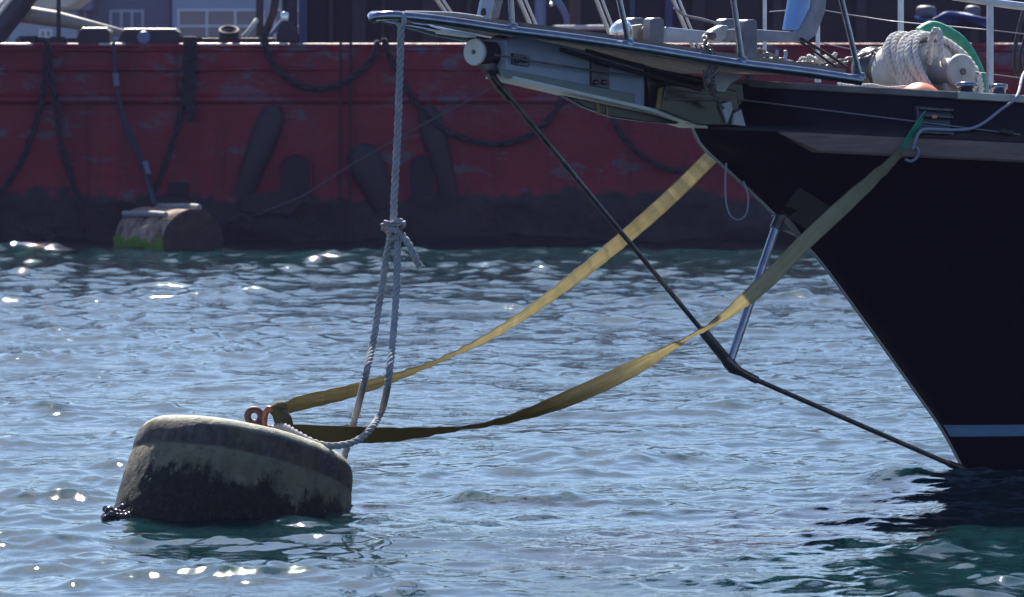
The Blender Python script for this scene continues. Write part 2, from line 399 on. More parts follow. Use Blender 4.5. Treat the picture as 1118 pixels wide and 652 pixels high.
# bright metal strip added for the lit edge of the stem
sp = [YP(x, y) - AFT * .012 for x, y in STEM[:-2]]
MB().tube(smooth_path(sp, .05), .010, 8).build('stem_highlight', M('polished_tube', (.5, .47, .46), .25, .8), yacht)
# drain plate on the bow
d1, d2 = d_for_px(1.35, 862), d_for_px(1.35, 902)
pl = MB(); q4 = [(850, 232), (872, 205), (905, 226), (880, 250)]
def on_hull(px, py, out):
    best = None
    z = 1.5
    for _ in range(12):
        d = d_for_px(z, px); p = hull_pt(z, d, 1, out); e_ = py - proj(p)[1]; z -= e_ * p.y / F * .9
    return hull_pt(z, d_for_px(z, px), 1, out)
pl.prism([on_hull(x, y, -.01) for x, y in q4], [on_hull(x, y, .016) for x, y in q4]).build('hull_plate', M('dark_grey_plate', (.035, .04, .04), .4), yacht)
# ---------------------------------------------------------------- bowsprit
bs = MB(); bs.ypoly([(541, 44), (560, 40), (692, 70), (692, 116), (556, 84), (541, 79)], -.10, .12)
bowsprit = bs.build('bowsprit', lblue, yacht, bevel=.006)
MB().ypoly([(548, 75), (692, 103), (692, 117), (548, 84)], .122, .15).build('lower_flange', M('grey_green_paint', (.2, .24, .23), .45, 0, (.16, .19, .19), 3, .5), bowsprit, bevel=.004)
MB().ypoly([(546, 83), (552, 84.5), (700, 118.5), (757, 137.5), (757, 140), (700, 122), (545, 86)], -.12, .17).build('flange_edge', white, bowsprit)
MB().ypoly([(694, 73), (800, 92), (806, 137), (757, 137), (700, 117)], -.09, .11).build('stem_bracket', dkgreen, bowsprit, bevel=.006)
MB().ypoly([(722, 93), (776, 94), (800, 99), (803, 125), (800, 137.5), (757, 136.5), (716, 120)], .11, .20).build('cheek_plate', M('polished_green_plate', (.02, .04, .032), .2, .3, (.04, .05, .035), 2.5, .5), bowsprit, bevel=.008)
for q_ in ([(768, 76), (812, 82), (796, 92), (790, 101), (770, 98)], [(785, 114), (793, 135), (799, 119), (797, 110)], [(800, 124), (808, 119), (813, 138), (799, 136)]):
    MB().ypoly(q_, .2, .225).build('gusset', M('gusset_paint', (.42, .45, .5), .4, .2, (.3, .32, .36), 5, .5), bowsprit, bevel=.003)
MB().tube([YP(728, 108, .22), YP(800, 110, .22)], .008, 6).build('rubbing_wire', galv, bowsprit)
for xs in ((560, 562, 578, 73), (645, 63, 664, 96)):
    pass
for (x0, y0, x1, y1) in ((559, 58, 577, 73), (645, 64, 664, 97)):
    br = MB().ypoly([(x0, y0), (x1, y0 + 3), (x1, y1), (x0, y1 - 3)], .121, .145).build('bracket', M('bracket_steel', (.1, .11, .14), .35, .7, (.05, .05, .06), 8, .5), bowsprit, bevel=.003)
    for bx_ in (x0 + 5, x1 - 5):
        MB().lathe([(.017, 0), (.017, .016), (.008, .02)], 8, YP(bx_, y1 - 7, .145), PORT).build('bolt', steel_dark, br)
for (a, b_, r_) in (((541, 60), (700, 84), .006), ((612, 54), (765, 98), .014), ((640, 55), (775, 92), .012)):
    MB().tube(smooth_path([YP(*a, .19), YP((a[0] + b_[0]) / 2, (a[1] + b_[1]) / 2 + 1, .19), YP(*b_, .2)], .1), r_, 8).build('control_line', black if r_ > .007 else galv, bowsprit)
# polished trailboard under the sprit, its reflections painted in green and yellow
tb = MB().ypoly([(612, 104), (650, 112), (700, 123), (740, 134), (735, 135.5), (700, 133), (665, 128), (635, 117)], .0, .06).build('trailboard', dkgreen, bowsprit, bevel=.008)
MB().ypoly([(650, 112), (654, 113), (656, 126), (652, 125)], .06, .068).build('reflection_band', yellow, tb)
MB().ypoly([(661, 115), (663, 115), (664, 127), (662, 127)], .06, .067).build('reflection_band', yellow, tb)
MB().ypoly([(719, 97), (724, 95), (720, 120), (716, 118)], .2, .207).build('reflection_band', yellow, bowsprit)  # yellow reflection on the cheek plate, put into colour
# end cap
capd = (PORT * .62 - AFT * .78).normalized(); capd = Vector((-.62, -.78, .06)).normalized()
ec = YP(519, 57, .04)
cap_ = MB().lathe([(.06, -.3), (.073, -.3), (.073, 0)], 28, ec, capd, False).build('sprit_end', steel_dark, yacht, smooth=True)
MB().lathe([(.077, -.01), (.080, .004), (.077, .016)], 28, ec, capd).build('end_cap', white, cap_, smooth=False)
MB().lathe([(.014, .016), (.014, .022)], 10, ec, capd).build('bolt', steel_dark, cap_)
MB().lathe([(.10, -.27), (.115, -.26), (.115, -.22), (.10, -.21)], 28, ec, capd).build('collar', steel_dark, cap_)
MB().ypoly([(521, 69), (537, 66), (543, 80), (534, 84)], .0, .05).build('stay_lug', steel_dark, cap_, bevel=.004)
# forestay fitting above the tip
ff = MB().ypoly([(527, -8), (540, -8), (533, 21), (521, 20)], .04, .07).build('forestay_plate', lblue, yacht, bevel=.004)
MB().ypoly([(527, 9), (530, 9), (531, 16), (526, 18), (525, 13)], .071, .074).build('slot', black, ff)
MB().ypoly([(541, -8), (550, -8), (543, 20), (535, 21)], -.06, -.03).build('forestay_plate', galv, yacht, bevel=.004)
MB().tube([YP(532, 10, .02), YP(520, -700, .02)], .01, 8).build('forestay', galv, yacht)
# ---------------------------------------------------------------- platform and pulpit ring
def ring_off(px):      # half width of the bow platform as it widens aft
    return float(np.interp(px, [408, 412, 425, 450, 500, 560, 700, 820, 940], [0, .03, .07, .15, .27, .40, .60, .78, .95]))
NEAR = [(408, 20), (414, 18), (426, 17.5), (450, 19), (500, 25), (560, 34), (620, 41.5), (700, 53), (800, 69), (880, 79), (940, 88)]
npath = [YP(x, y, ring_off(x)) for x, y in NEAR]
fpath = []
for x, y in NEAR:
    p = YP(x, y, ring_off(x)); o_ = (p - S0).dot(PORT); fpath.append(p - PORT * 2 * o_)
ringpts = smooth_path(fpath[::-1][:-1] + npath, .06)
MB().tube(ringpts, .031, 14).build('pulpit_ring', chrome, yacht)
def ring_at(px):
    i = min(range(len(ringpts) // 2, len(ringpts)), key=lambda j: abs(proj(ringpts[j])[0] - px)); return ringpts[i]
# planks of the platform, fore and aft
ns = 7
for k in range(ns):
    f0 = -1 + 2 * k / ns; f1 = -1 + 2 * (k + 1) / ns - .03; m_ = MB(); rows = []
    for px in (545, 600, 660, 720, 780, 840, 900, 932):
        c = ring_at(px); o_ = (c - S0).dot(PORT) - .035; b0 = c - PORT * (c - S0).dot(PORT) + UP * .025
        rows.append([b0 + PORT * o_ * f0, b0 + PORT * o_ * f1, b0 + PORT * o_ * f1 + UP * .035, b0 + PORT * o_ * f0 + UP * .035])
    for a, c in zip(rows, rows[1:]): m_.add(a + c, [(j, (j + 1) % 4, 4 + (j + 1) % 4, 4 + j) for j in range(4)])
    m_.add(rows[0], [(0, 1, 2, 3)]); m_.add(rows[-1], [(3, 2, 1, 0)]); m_.build('plank', woodg, yacht)
# lashing over forward part of the ring
MB().tube(smooth_path([YP(442, 14, .1), YP(470, 14.5, .12), YP(500, 16, .14), YP(528, 20, .14)], .02), .012, 8).build('netting_rope', ropem, yacht)
MB().tube([YP(412, 23, -.02), YP(436, 27.5, -.05), YP(480, 35, -.08), YP(518, 43, -.08)], .009, 8).build('ring_brace', chrome, yacht)
MB().ypoly([(480, 33), (497, 34), (514, 38), (514, 41), (482, 37)], -.02, .1).build('step_plate', white, yacht)
toprail = []
for px, top in ((565, 557.5), (690, 676), (816, 800.5), (939, 918.5)):
    b0 = ring_at(px); by_ = proj(b0)[1]; d = YP(top, 0, (b0 - S0).dot(PORT)) - b0
    t = b0 + d * (.85 / d.z); toprail.append(t)
    m_ = MB().tube([b0, t], .018, 10); m_.lathe([(.03, .0), (.03, .03), (.02, .035)], 12, b0 + UP * .01, d); m_.build('pulpit_post', chrome, yacht)
ft = []
for bxy, tx in (((487, 15), 477), ((580, 30), 567), ((668, 44), 651), ((760, 60), 735)):
    off = -ring_off(bxy[0] + 70)
    b0 = YP(*bxy, off); d = YP(tx, 0, off) - b0; t = b0 + d * (.85 / d.z); ft.append(t)
    m_ = MB().tube([b0, t], .014, 10); m_.tube([b0 + AFT * .045, t + AFT * .05], .009, 8); m_.build('pulpit_post', M('polished_tube', (.5, .47, .46), .25, .8), yacht)
MB().tube(smooth_path(ft[::-1] + [(ft[0] + toprail[0]) / 2 - AFT * .6 + UP * .05] + toprail, .1), .02, 10).build('pulpit_top_rail', chrome, yacht)
# ---------------------------------------------------------------- bobstay and dolphin striker
def rod(pts, r, name, m, offs=0.):
    return MB().tube([YP(x, y, offs) for x, y in pts], r, 12).build(name, m, yacht)
bob = rod([(531, 74), (541, 90), (556, 107)], .027, 'bobstay', steel_dark, .02)
MB().tube([YP(556, 106, .02), YP(765, 359, .02)], .0155, 10).build('stay_rod', steel_dark, bob)
MB().tube([YP(764, 358, .02), YP(768, 362, .02), YP(790, 389, .02), YP(796, 394, .02)], [.02, .032, .034, .022], 12).build('turnbuckle', M('turnbuckle_steel', (.07, .065, .07), .4, .6), bob)
MB().tube([YP(788, 386, .02), YP(795, 395, .02), YP(801, 402, .02), YP(808, 406, .02)], [.026, .04, .04, .028], 12).build('striker_joint', steel_dark, bob)
MB().tube([YP(805, 404, .02), YP(826, 415, .02)], .026, 12).build('end_fitting', steel_dark, bob)
MB().tube([YP(824, 414, .02), YP(1042, 509, .02)], .0165, 10).build('stay_rod', steel_dark, bob)
MB().tube([YP(1036, 506, .02), YP(1051, 512, 0)], .024, 8).build('stem_lug', steel_dark, bob)
ds = MB().tube([YP(847, 248, .03), YP(798, 392, .03)], .027, 14).build('dolphin_striker', chrome, yacht)
MB().tube([YP(852, 236, .03), YP(846, 250, .03)], .036, 12).build('hinge', steel_dark, ds)
MB().ypoly([(846, 236), (855, 232), (872, 258), (858, 252)], -.04, .05).build('hinge_plate', steel_dark, ds, bevel=.004)
# ---------------------------------------------------------------- bitts, stanchions, lifelines, fairlead, fittings
def post(x0, x1, y0, y1, off, th, m, name='bitt'):
    r = (x1 - x0) * .28
    MB().ypoly([(x0, y1), (x0, y0 + r), (x0 + r * .3, y0 + r * .3), (x0 + r, y0), (x1 - r, y0), (x1 - r * .3, y0 + r * .3), (x1, y0 + r), (x1, y1)], off - th / 2, off + th / 2).build(name, m, yacht, bevel=.006)
bittm = M('bitt_steel', (.15, .16, .2), .45, .5, (.09, .09, .12), 8, .5, .001, 50)
post(706, 721, 19.5, 54, .1, .08, bittm); post(684, 701, 19.5, 52, -.35, .08, bittm)
post(784, 803, 20.5, 40, -.25, .08, bittm); post(808, 822, 21.5, 72, .15, .09, bittm)
rb = MB().ypoly([(689, 28), (700, 26.5), (702, 45), (690, 47)], -.05, -.02).build('bow_roller', greyw, yacht, bevel=.003)
MB().tube([YP(693, 37, -.2), YP(706, 37, .02)], .045, 14).build('roller', wood, rb)
MB().lathe([(.0, -.05), (.04, -.045), (.07, -.01), (.075, .02), (.055, .055), (.02, .07)], 18, YP(679, 35, .02), (-.5, -.3, .5)).build('roller_cap', M('bright_casting', (.8, .78, .75), .22, .7), rb)
MB().ypoly([(722, 29.5), (775, 35), (800, 29), (804, 45), (776, 47), (722, 46)], -.3, -.2).build('chain_stopper', M('stopper_paint', (.38, .43, .5), .45, .2, (.25, .28, .34), 5, .5), yacht, bevel=.006)
stm = M('stanchion_paint', (.62, .65, .7), .35, .3, (.45, .46, .5), 8, .5)
base1 = on_hull(1081, 111, -.04); st_tops = []
def stanchion(px, pyb, off, r=.02):
    b0 = YP(px, pyb, off); t = b0 + UP * .78
    m_ = MB().tube([b0, t], r, 12); m_.lathe([(r * 1.5, 0), (r * 1.5, .02), (r + .003, .04)], 12, b0); st = m_.build('stanchion', stm, yacht); return b0, t
sA, _ = stanchion(983.5, 106, -.9); sB, tB = stanchion(1081, 112, .55, .022); sC, _ = stanchion(835, 78, -1.0, .013); sD, _ = stanchion(893, 90, -1.0, .014)
lif = MB(); 
for pts in ([(840, 13), (893, 10), (926, 16), (972, 23), (1081, 33), (1180, 45)], [(893, 46), (952, 59), (984, 66), (1081, 81), (1180, 93)]):
    MB().tube(smooth_path([YP(x, y, float(np.interp(x, [893, 984, 1081, 1180], [-1.0, -.9, .55, .6]))) for x, y in pts], .2), .0038, 6).build('lifeline', M('wire_grey', (.22, .22, .24), .5, .5), yacht)
MB().tube(smooth_path([YP(736, 8, -.6), YP(747, 17, -.6), YP(766, 21, -.6), YP(786, 27, -.6)], .05), .010, 8).build('shackled_wire', galv, yacht)
MB().tube(smooth_path([YP(1040, -4, .55), YP(1081, 2, .55), YP(1125, 8, .6), YP(1250, 20, .7)], .1), .025, 12).build('guard_rail', stm, yacht)
# thin wire down the topsides
MB().tube(smooth_path([YP(738, 97, .28)] + [on_hull(x, 111 + (x - 822) * .125, .035) for x in range(810, 1125, 20)], .1), .0045, 6).build('hull_wire', M('wire_grey', (.35, .34, .36)), yacht)
MB().tube([on_hull(1088, 143.5, .03), on_hull(1102, 145.5, .03)], .022, 8).build('wire_clamp', black, yacht)
# fairlead
fl = MB(); fl.prism([on_hull(x, y, .0) for x, y in ((998, 116), (1036, 119), (1033, 147), (1000, 143))], [on_hull(x, y, .03) for x, y in ((998, 116), (1036, 119), (1033, 147), (1000, 143))])
flo = fl.build('fairlead', M('fairlead_steel', (.08, .085, .1), .3, .6), yacht, bevel=.006)
for yy in (118.5, 126, 144):
    MB().tube([on_hull(998, yy, .05), on_hull(1035, yy + 2.5, .05)], .011, 10).build('roller', steel_dark, flo)
for px, k in ((1062, 1), (1097, .8)):
    c = hull_pt(ZT, d_for_px(ZT, px), 1, -.06) + UP * .05
    m_ = MB().lathe([(.045, -.05), (.045, .0), (.07 * k, .005), (.075 * k, .02), (.07 * k, .035), (.02, .04)], 18, c); m_.build('deck_cleat', chrome, yacht)
# windlass
wc = YP(1010, 78, .1)
wl = MB().lathe([(.13, -.1), (.17, -.08), (.185, .0), (.185, .34), (.16, .37)], 26, wc - PORT * .25, PORT).build('windlass', greyw, yacht)
MB().lathe([(.085, .36), (.085, .56), (.11, .58)], 24, wc - PORT * .25, PORT).build('warping_drum', greyw, wl)
MB().lathe([(.104, 0), (.112, .008), (.112, .028), (.104, .036)], 30, wc + PORT * .33, PORT).build('drum_disc', greyw, wl)
MB().lathe([(.022, .036), (.022, .045)], 10, wc + PORT * .33, PORT).build('hub', steel_dark, wl)
MB().lathe([(.09, -.33), (.15, -.31), (.16, -.26), (.11, -.22), (.10, -.18), (.15, -.14), (.16, -.1)], 24, wc - PORT * .25, PORT).build('chain_gypsy', steel_dark, wl)
MB().tube([wc - PORT * .62 + UP * .0, wc - PORT * .57], .035, 12).build('shaft_end', greyw, wl)
for o_ in (-.2, .28): MB().box(wc + PORT * o_ + UP * -.19, (.16, .04, .24), (AFT, PORT, UP)).build('bearing_block', greyw, wl, bevel=.008)
MB().box(wc + PORT * .05 - UP * .22, (.34, .5, .1), (AFT, PORT, UP)).build('bed_plate', greyw, wl, bevel=.008)

# ---------------------------------------------------------------- anchor lying on deck (its own thing)
al = YP(860, 46, .02)
an = thing('anchor', al, 'grey anchor with pale blue blade stowed on the yacht foredeck behind the bow rail', 'anchor')
ank = M('anchor_paint', (.30, .32, .37), .5, .3, (.18, .19, .22), 6, .5, .002, 40)
MB().ypoly([(786, 32), (822, 32), (866, 35), (874, 31), (886, 8), (889, -30), (902, -30), (899, 12), (889, 38), (876, 48), (866, 46), (822, 45), (786, 46)], .0, .045).build('shank', ank, an, bevel=.006)
MB().ypoly([(863, -30), (890, -30), (886, 4), (872, 33), (855, 33), (861, 0)], -.08, -.05).build('fluke', M('anchor_blade_paint', (.25, .45, .85), .35, 0, (.2, .36, .7), 4, .5), an, bevel=.006)
MB().ypoly([(768, 40), (775, 33), (786, 27.5), (792, 28), (790, 42), (782, 47), (769, 44)], .03, .09).build('shank_head', greyw, an, bevel=.008)
MB().lathe([(.02, -.03), (.028, -.02), (.028, .03), (.02, .04)], 12, YP(775, 39, .09), PORT).build('pin', steel_dark, an)
m_ = MB(); chain(m_, [YP(770, 42, .62), YP(771, 50, .66), YP(778, 56, .68), YP(782, 68, .68), YP(778, 85, .66), YP(780, 100, .45), YP(788, 117, .3)], .056, .040, .0068, 6, 12)
chain(m_, [YP(771, 48, .62), YP(766, 53, .66), YP(770, 62, .68), YP(774, 75, .68), YP(770, 88, .6), YP(776, 98, .45), YP(784, 112, .3)], .056, .040, .0068, 6, 12)
tag(m_.build('lashing_chain', galv, None, YP(780, 110, .3)), 'doubled chain lashing hanging from the anchor head over the bow rail', 'chain')
m_ = MB(); chain(m_, [YP(823, 56, -.1), YP(832, 57, -.1), YP(850, 66, -.1), YP(870, 70, -.1), YP(900, 70, -.12), YP(925, 66, -.2), YP(946, 60, -.25), YP(962, 55, -.3), YP(978, 54, -.33)], .08, .055, .0085, 6, 12)
chain(m_, [YP(824, 64, .1), YP(845, 63, .1), YP(860, 70, 0), YP(880, 73, .1)], .08, .055, .0085, 6, 12)
tag(m_.build('anchor_chain', galv, None, YP(900, 75, -.1)), 'galvanised anchor chain running along the foredeck to the windlass', 'chain')
# coil of rope on the windlass
m_ = MB(); cc = wc + PORT * .03
for k in range(9):
    tilt = R(18 + 3.2 * k); rad = .215 + .012 * math.sin(k * 2.1); oc = cc + PORT * (-.1 + .036 * k)
    ax = (PORT * math.cos(tilt) + UP * math.sin(tilt) * .75 + AFT * .12).normalized(); u = AFT - ax * AFT.dot(ax); u.normalize(); v = ax.cross(u)
    ra = rad * (1.0 + .06 * (k % 3))
    u, v, ax = AFT, UP, PORT
    pts = [oc - PORT * (.17 * math.sin(t)) + (u * math.cos(t) + v * math.sin(t)) * ra * (1 + .03 * math.sin(3 * t + k)) + ax * .012 * math.sin(2 * t + k) for t in np.linspace(0, 2 * math.pi * .985, 15)]
    rope(m_, pts, .021, .115)
rope(m_, [YP(1014, 70, .25), YP(1016, 45, .30), YP(1021, 33, .32), YP(1026, 36, .34), YP(1027, 55, .36), YP(1032, 72, .36), YP(1042, 88, .3)], .021, .115)
rope(m_, [YP(915, 93, .35), YP(930, 95, .35), YP(950, 94, .35), YP(968, 97, .3), YP(990, 96, .3)], .017, .09)
tag(m_.build('rope_coil', ropew, None, wc - UP * .2), 'white three-strand rope coiled in many turns over the windlass', 'rope')
for (px, py, k_) in ((843, 62, 0), (850, 58, 1)):
    pass
m_ = MB().tube(smooth_path([YP(874, 42, .06), YP(888, 50, .08), YP(905, 60, .1), YP(925, 74, .15)], .04), .009, 8)
m_.tube(smooth_path([YP(868, 42, .03), YP(886, 54, .06), YP(915, 75, .12)], .04), .008, 8)
tag(m_.build('anchor_lashing', rustd, None, YP(874, 42, .06)), 'dark lashing lines running down from the anchor crown to the foredeck', 'rope')
sh_ = MB().tube([YP(853 + 5 * math.cos(t), 59 + 8 * math.sin(t), .05) for t in np.linspace(-.5, 3.7, 14)], .011, 8); sh_.tube([YP(847, 66, .05), YP(859, 66, .05)], .01, 8)
tag(sh_.build('deck_shackle', lblue, None, YP(853, 68, .05)), 'pale blue shackle standing on the foredeck under the anchor shank', 'shackle')
# heap of rope on deck beside the chain
m_ = MB(); rnd = random.Random(3)
for k in range(3):
    c = YP(884 + 9 * k, 67 + k, -.2 + .1 * k)
    rope(m_, [c + Vector((math.cos(t) * .06, math.sin(t) * .07, .02 * math.sin(2 * t + k) + .02 * k)) for t in np.linspace(0, 6, 12)], .013)
tag(m_.build('rope_heap', ropew, None, YP(892, 78, -.1)), 'small heap of pale rope on the foredeck below the anchor', 'rope')
# green hose over the windlass
m_ = MB()
for k in range(3):
    o_ = .02 * k
    m_.tube(smooth_path([YP(1004 + k, 36 + k, -.02 - o_), YP(1016, 29 + 2 * k, -.02 - o_), YP(1030, 33 + 3 * k, -.04 - o_), YP(1050, 46 + 4 * k, -.05 - o_), YP(1063, 66 + 4 * k, -.05 - o_), YP(1071, 86 + 3 * k, -.05 + o_), YP(1078 - k * 3, 114, o_)], .04), .038 - .004 * k, 10)
tag(m_.build('green_hose', green, None, YP(1070, 112, 0)), 'bundle of green hoses arched behind the rope covered windlass', 'hose')
# orange fender ball
c = hull_pt(ZT, d_for_px(ZT, 1034), 1, -.26) - UP * .07
bl = MB().lathe([(.001, .145)] + [(.15 * math.sin(t), .145 * math.cos(t)) for t in np.linspace(.15, 3.0, 16)], 28, c).build('fender_ball', orange, None, c)
tag(bl, 'orange round fender lying on deck behind the cap rail near the windlass', 'fender')
MB().lathe([(.03, .14), (.03, .155)], 12, c).build('fender_eye', black, bl) if False else None
# black hose loop at the right edge
m_ = MB().tube(smooth_path([YP(1122, 0, .5), YP(1114, 25, .5), YP(1108, 55, .5), YP(1109, 78, .5), YP(1117, 84, .5), YP(1126, 78, .5)], .03), .013, 8)
m_.tube(smooth_path([YP(1126, 20, .5), YP(1118, 45, .5), YP(1114, 62, .5), YP(1116, 76, .5), YP(1124, 80, .5)], .03), .011, 8)
tag(m_.build('black_hose', black, None, YP(1112, 84, .5)), 'looped black hose hanging over the yacht rail at the right edge', 'hose')
# grey mooring line over the rail
m_ = MB().tube(smooth_path([YP(1135, 64, .6), YP(1118, 80, .75)] + [on_hull(x, y, o_) for x, y, o_ in ((1098, 106, .1), (1082, 121, .08), (1066, 135, .06), (1052, 141, .05), (1030, 142, .05), (1008, 141, .06), (997, 143, .07), (991, 152, .08), (988, 163, .08))], .03), .0095, 9)
m_.tube(smooth_path([on_hull(x, y, .09) for x, y in ((990, 160), (993, 166), (990, 173), (984, 176), (978, 174))], .01), .009, 8)
tag(m_.build('mooring_line', M('blue_grey_line', (.24, .25, .32), .7), None, on_hull(1052, 141, .05)), 'thin grey line led over the black bulwark to the green end of the strap', 'rope')
# thin loop hanging from the stem
sl = [YP(793, 178, .03), YP(792, 200, .03), YP(793, 222, .03), YP(798, 236, .03), YP(807, 240, .03), YP(815, 233, .03), YP(817, 215, .03), YP(812, 198, .03)]
tag(MB().tube(smooth_path(sl, .02), .006, 6).build('hanging_line', M('blue_grey_line', (.36, .38, .45)), None, sl[0]), 'thin loop of cord hanging below the yacht stem', 'rope')

# ---------------------------------------------------------------- mooring buoy
def buoy_mat():
    m = bpy.data.materials.new('weathered_buoy'); m.use_nodes = True; n = m.node_tree.nodes; l = m.node_tree.links
    b = n['Principled BSDF']; b.inputs['Roughness'].default_value = .75; b.inputs['Specular IOR Level'].default_value = .25
    tc = n.new('ShaderNodeTexCoord'); sx = n.new('ShaderNodeSeparateXYZ'); l.new(tc.outputs['Object'], sx.inputs[0])
    def noise_(scale, detail=8, st=(1, 1, 1), rg=.65):
        mp = n.new('ShaderNodeMapping'); mp.inputs['Scale'].default_value = st; l.new(tc.outputs['Object'], mp.inputs[0])
        z = n.new('ShaderNodeTexNoise'); z.inputs['Scale'].default_value = scale; z.inputs['Detail'].default_value = detail; z.inputs['Roughness'].default_value = rg
        l.new(mp.outputs[0], z.inputs['Vector']); return z.outputs[0]
    def math_(op, a, b2):
        q = n.new('ShaderNodeMath'); q.operation = op
        for i, x in enumerate((a, b2)):
            if isinstance(x, (int, float)): q.inputs[i].default_value = x
            else: l.new(x, q.inputs[i])
        return q.outputs[0]
    def ramp(x, a, c, ca=(0, 0, 0), cb=(1, 1, 1)):
        r = n.new('ShaderNodeValToRGB'); r.color_ramp.elements[0].position = a; r.color_ramp.elements[1].position = c
        r.color_ramp.elements[0].color = (*ca, 1); r.color_ramp.elements[1].color = (*cb, 1); l.new(x, r.inputs[0]); return r.outputs[0]
    def mix(f, a, c):
        q = n.new('ShaderNodeMix'); q.data_type = 'RGBA'
        l.new(f, q.inputs[0])
        for i, x in ((6, a), (7, c)):
            if isinstance(x, tuple): q.inputs[i].default_value = (*x, 1)
            else: l.new(x, q.inputs[i])
        return q.outputs[2]
    base = ramp(noise_(5), .35, .65, (.115, .09, .06), (.22, .185, .125))
    up = ramp(noise_(7, 10, (1, 1, .35), .7), .42, .60, (.025, .02, .022), (.12, .095, .09))      # dark streaked upper band
    hz = math_('ADD', sx.outputs[2], math_('MULTIPLY', math_('SUBTRACT', noise_(3), .5), .05))
    c1 = mix(ramp(hz, .445, .462), base, up)
    stk = ramp(noise_(13, 7, (1, 1, .10)), .50, .66, (0, 0, 0), (.6, .6, .6)); c1 = mix(stk, c1, (.07, .055, .045))
    rus = ramp(noise_(5, 6, (1.3, 1.3, .22)), .60, .72, (0, 0, 0), (.45, .45, .45)); c1 = mix(rus, c1, (.16, .075, .035))
    spots = ramp(noise_(16, 6), .52, .62, (0, 0, 0), (.75, .75, .75)); c1 = mix(spots, c1, (.09, .075, .065))
    yel = ramp(noise_(4, 5), .4, .7, (0, 0, 0), (.5, .5, .5)); c1 = mix(yel, c1, (.15, .12, .05))
    # black-green growth from the waterline up, ragged
    hz2 = math_('ADD', math_('ADD', sx.outputs[2], math_('MULTIPLY', sx.outputs[0], -.02)), math_('MULTIPLY', math_('SUBTRACT', noise_(5, 12, (1, 1, .6), .75), .5), .75))
    c1 = mix(ramp(hz2, .27, .34, (1, 1, 1), (0, 0, 0)), c1, ramp(noise_(30), .4, .7, (.006, .008, .006), (.022, .026, .014)))
    lip = math_('ADD', sx.outputs[2], math_('MULTIPLY', noise_(18), .05)); c1 = mix(ramp(lip, .60, .64), c1, (.36, .35, .27))  # top rim paler: its sunlit edge is put into the colour
    l.new(c1, b.inputs['Base Color'])
    bp = n.new('ShaderNodeBump'); bp.inputs['Distance'].default_value = .02; bp.inputs['Strength'].default_value = .8
    l.new(noise_(26, 10), bp.inputs['Height']); l.new(bp.outputs[0], b.inputs['Normal']); return m
bc = P(247, 545, 26.85); bc.z = -.235
buoy = bpy.data.objects.new('mooring_buoy', None); C.objects.link(buoy); buoy.location = bc; buoy['o'] = (0, 0, 0)
AXB = Vector((math.sin(R(11.5)), .31, 1)).normalized()
buoy.rotation_euler = AXB.to_track_quat('Z', 'Y').to_euler(); buoy.rotation_mode = 'XYZ'
tag(buoy, 'large round weathered mooring buoy tilted in the water with dark weed round its base', 'buoy')
prof = [(.001, .64), (.45, .64), (.53, .645), (.585, .637), (.62, .615), (.642, .58), (.652, .53), (.657, .475), (.650, .455), (.660, .44), (.672, .36), (.682, .26), (.692, .16), (.70, .05), (.705, -.1), (.70, -.35), (.001, -.36)]
pr2 = []
for (r0, h0), (r1, h1) in zip(prof, prof[1:]):
    k = max(1, int(math.hypot(r1 - r0, h1 - h0) / .03)); pr2 += [(r0 + (r1 - r0) * i / k, h0 + (h1 - h0) * i / k) for i in range(k)]
pr2.append(prof[-1]); m_ = MB(); nn = 120; rows = []
for r, h in pr2:
    row = []
    for q_ in range(nn + 1):
        t = 2 * math.pi * q_ / nn; p = Vector((r * math.cos(t), r * math.sin(t), h))
        if r > .3: p += Vector((math.cos(t), math.sin(t), 0)) * (.012 * noise.noise(p * 5) + .006 * noise.noise(p * 17))
        row.append(p)
    rows.append(row)
m_.grid(rows[::-1]); m_.build('buoy_body', buoy_mat(), buoy)
fo = MB(); rnd = random.Random(8)
for k in range(26):
    q_ = P(114 + rnd.uniform(0, 26), 564, F * H / (564 - HZ)); q_.z = rnd.uniform(-.01, .045) * (1 if k < 14 else .5); q_.y += rnd.uniform(-.1, .15)
    fo.lathe([(.001, .02)] + [(.024 * math.sin(t), .022 * math.cos(t)) for t in np.linspace(.4, 2.8, 6)], 8, q_, (rnd.uniform(-.4, .4), rnd.uniform(-.4, .4), 1))
fo = fo.build('mussels', M('wet_mussels', (.02, .016, .02), .12, 0, (.05, .03, .04), 30, .5, .002, 80), None, P(125, 560, 26.5)); fo['kind'] = 'stuff'
tag(fo, 'small clump of wet dark mussels at the left foot of the mooring buoy', 'mussels')
# weed tufts
inv = (AXB.to_track_quat('Z', 'Y')).inverted(); m_ = MB(); rnd = random.Random(5)
for i in range(420):
    t = rnd.uniform(0, 2 * math.pi) if i % 3 else rnd.gauss(math.pi * 1.06, .25); rr = .70; h = rnd.uniform(-.06, .22) * rnd.random() + (.05 if i % 3 else .08)
    r0 = .700 + .008; p = Vector((r0 * math.cos(t), r0 * math.sin(t), h)); tn = Vector((-math.sin(t), math.cos(t), 0)); ou = Vector((math.cos(t), math.sin(t), 0))
    L = rnd.uniform(.02, .055); wdt = .005; m_.add([p - tn * wdt, p + tn * wdt, p + ou * .012 - Vector((0, 0, L))], [(0, 1, 2)])
wd_ = m_.build('weed', M('dark_weed', (.014, .018, .008), .6, 0, (.006, .008, .005), 12, .5), buoy); wd_['kind'] = 'stuff'
m_ = MB()
for i in range(520):
    t = rnd.gauss(math.pi * 1.12, .16); h = .13 + abs(rnd.gauss(0, .05)); r0 = .703
    p = Vector((r0 * math.cos(t), r0 * math.sin(t), h)); tn = Vector((-math.sin(t), math.cos(t), 0)); ou = Vector((math.cos(t), math.sin(t), 0))
    L = rnd.uniform(.02, .06); m_.add([p - tn * .004, p + tn * .004, p + ou * .015 - Vector((0, 0, L))], [(0, 1, 2)])
